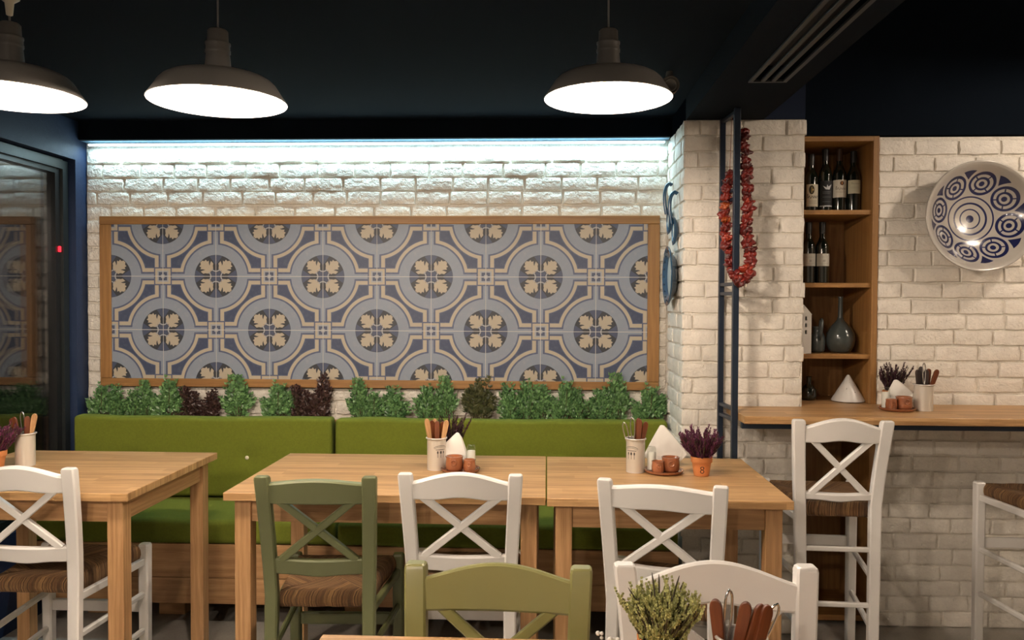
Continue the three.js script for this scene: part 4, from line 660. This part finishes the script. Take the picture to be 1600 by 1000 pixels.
fillCan(-0.4053, 0.8004, -2.9243, 0.1165, [['dark', 0.004, 0.010, -0.05, 0.02, 0.002], ['dark', -0.010, -0.006, 0.06, 0.10, 0.004], ['light', -0.022, 0.008, 0.0, 0.16, 0.012], ['light', -0.004, -0.016, 0.08, 0.05, 0.008], ['dark', 0.016, -0.008, 0.05, -0.10, 0.0], ['light', 0.022, 0.010, -0.04, -0.18, 0.006]], 'the can on the wide table');
caddy(-0.3128, 0.8004, -2.8919, T1, 0, 1);
napkin(-0.3517, 0.8115, -2.9243, 0.125, 0.132, 0.1, -0.10, 'white paper napkins leaning on the can on the wide table', -0.25);
potPlant(-0.3683, 0.8004, -3.0538, 'dark plum heather standing behind the napkins on the wide table', dark1, { fl: 'dark plum heather sprigs' });
can(0.3267, 0.8004, -2.9243, 'white printed cutlery can on the table by the pillar', 0.0340, 0.122, 2.55);
fillCan(0.3267, 0.8004, -2.9243, 0.122, [['dark', 0.010, 0.006, 0.0, -0.04, 0.010], ['dark', 0.020, -0.004, 0.04, -0.20, 0.002], ['dark', 0.004, -0.014, 0.06, -0.10, 0.012], ['spoon', -0.010, 0.010, -0.04, 0.04, 0.018], ['spoon', -0.024, -0.004, 0.02, 0.22, 0.0]], 'the can by the pot marked 8');
caddy(0.4275, 0.8004, -2.9150, T2, 0.3, -1);
napkin(0.4553, 0.8004, -3.0187, 0.165, 0.165, 0.05, -0.12, 'fan of white paper napkins behind the tray on the table by the pillar', 0.08);
potPlant(0.5562, 0.8004, -2.8734, 'plum heather in a terracotta pot marked 8 on the table by the pillar', plum1, { num: true, turn: -0.1, fl: 'plum heather sprigs' });
can(-1.9544, 0.8004, -2.9002, 'white cutlery can on the table beside the window', 0.0340, 0.120, 0.3);
fillCan(-1.9544, 0.8004, -2.9002, 0.120, [['dark', 0.010, 0.006, 0, -0.03, 0.004], ['light', 0.018, -0.004, 0.02, -0.20, 0.014], ['dark', -0.020, 0.004, 0, 0.24, 0.002], ['spoon', -0.012, -0.008, 0.02, 0.05, 0.022], ['dark', -0.024, -0.010, 0.05, 0.34, 0.0]], 'the can beside the window');
potPlant(-2.0137, 0.8004, -2.8178, 'plum heather in a terracotta pot on the table beside the window', plum2, { k: 1.02, fl: 'plum heather sprigs' });
can(1.548, 0.9805, -3.340, 'plain white cutlery can on the bar counter', 0.0365, 0.106, 0.2);
fillCan(1.548, 0.9805, -3.340, 0.106, [['black', -0.018, 0.0, 0, 0.10, 0.0], ['black', -0.006, -0.01, 0.03, 0.03, 0.012], ['black', 0.004, 0.006, 0, -0.04, 0.0], ['dark', 0.014, -0.004, 0, -0.10, 0.004], ['dark', 0.022, 0.006, -0.02, -0.34, 0.006], ['spoon', -0.004, 0.012, 0, 0.02, 0.03]], 'the can on the bar counter');
caddy(1.438, 0.9805, -3.330, T3, 0, -1);
napkin(1.480, 0.9905, -3.375, 0.135, 0.120, 0, -0.10, 'white paper napkins leaning between tray and can on the bar counter', 0.22);
potPlant(1.470, 0.9805, -3.455, 'dark plum heather behind the napkins on the bar counter', dark1, { fl: 'dark plum heather sprigs' });
can(0.3082, 0.8004, -1.2632, 'cutlery can on the near table, its knives before the white chair', 0.037, 0.093, 0);
fillCan(0.3082, 0.8004, -1.2632, 0.093, [['dark', -0.032, 0.004, 0, 0.10, -0.004], ['spoon', -0.020, -0.012, 0.04, -0.06, 0.010], ['dark', -0.008, 0.002, 0, -0.18, -0.010], ['dark', 0.004, 0.012, -0.02, -0.30, -0.012], ['dark', 0.016, 0.018, 0, -0.26, -0.022], ['spoon', 0.024, -0.006, 0.03, -0.42, -0.012]], 'the can on the near table');
{
  const t = potPlant(0.1897, 0.8004, -1.3141, 'pale green heather plant with dark tips on the near table', lime, { fl: 'pale green heather foliage' });
  seed = 66; const tips = [], fl = []; for (const [dx, dz, len] of [[-0.14, 0.1, 0.112], [-0.62, 0.05, 0.098], [-0.03, 0.0, 0.104], [0.27, 0.05, 0.108], [0.38, 0.0, 0.098], [-0.95, 0.1, 0.092]]) { const d = V(dx, 1, dz).normalize().multiplyScalar(len * 1.12); tips.push(sweep([[d.x * 0.6, d.y * 0.6, d.z * 0.6, 0.0026, 0.0026], [d.x * 0.9, d.y * 0.9, d.z * 0.9, 0.0030, 0.0030], [d.x, d.y, d.z, 0.0010, 0.0010]], 0.25)); }
  const m = part('spikes', merge(tips), std({ color: lin(0.06, 0.05, 0.03), roughness: 0.9 }), t, 'dark seed spikes'); m.position.y = 0.068;
  for (let i = 0; i < 26; i++) { const a = 2.9 + rr(-0.35, 0.35), r = rr(0.075, 0.115); fl.push(at(new THREE.IcosahedronGeometry(rr(0.003, 0.0045), 1), Math.cos(a) * r, rr(0.045, 0.078) , Math.sin(a) * r * 0.5)); fl.push(bar([0, 0.0, 0], [Math.cos(a) * r, 0.05, Math.sin(a) * r * 0.5], 0.0012)); }
  part('blossoms', merge(fl), M.napkin, t, 'small white blossoms').userData.kind = 'stuff';
}

scene.traverse(o => { if (o.isMesh) { o.castShadow = true; o.receiveShadow = true; } });
renderer.render(scene, camera);
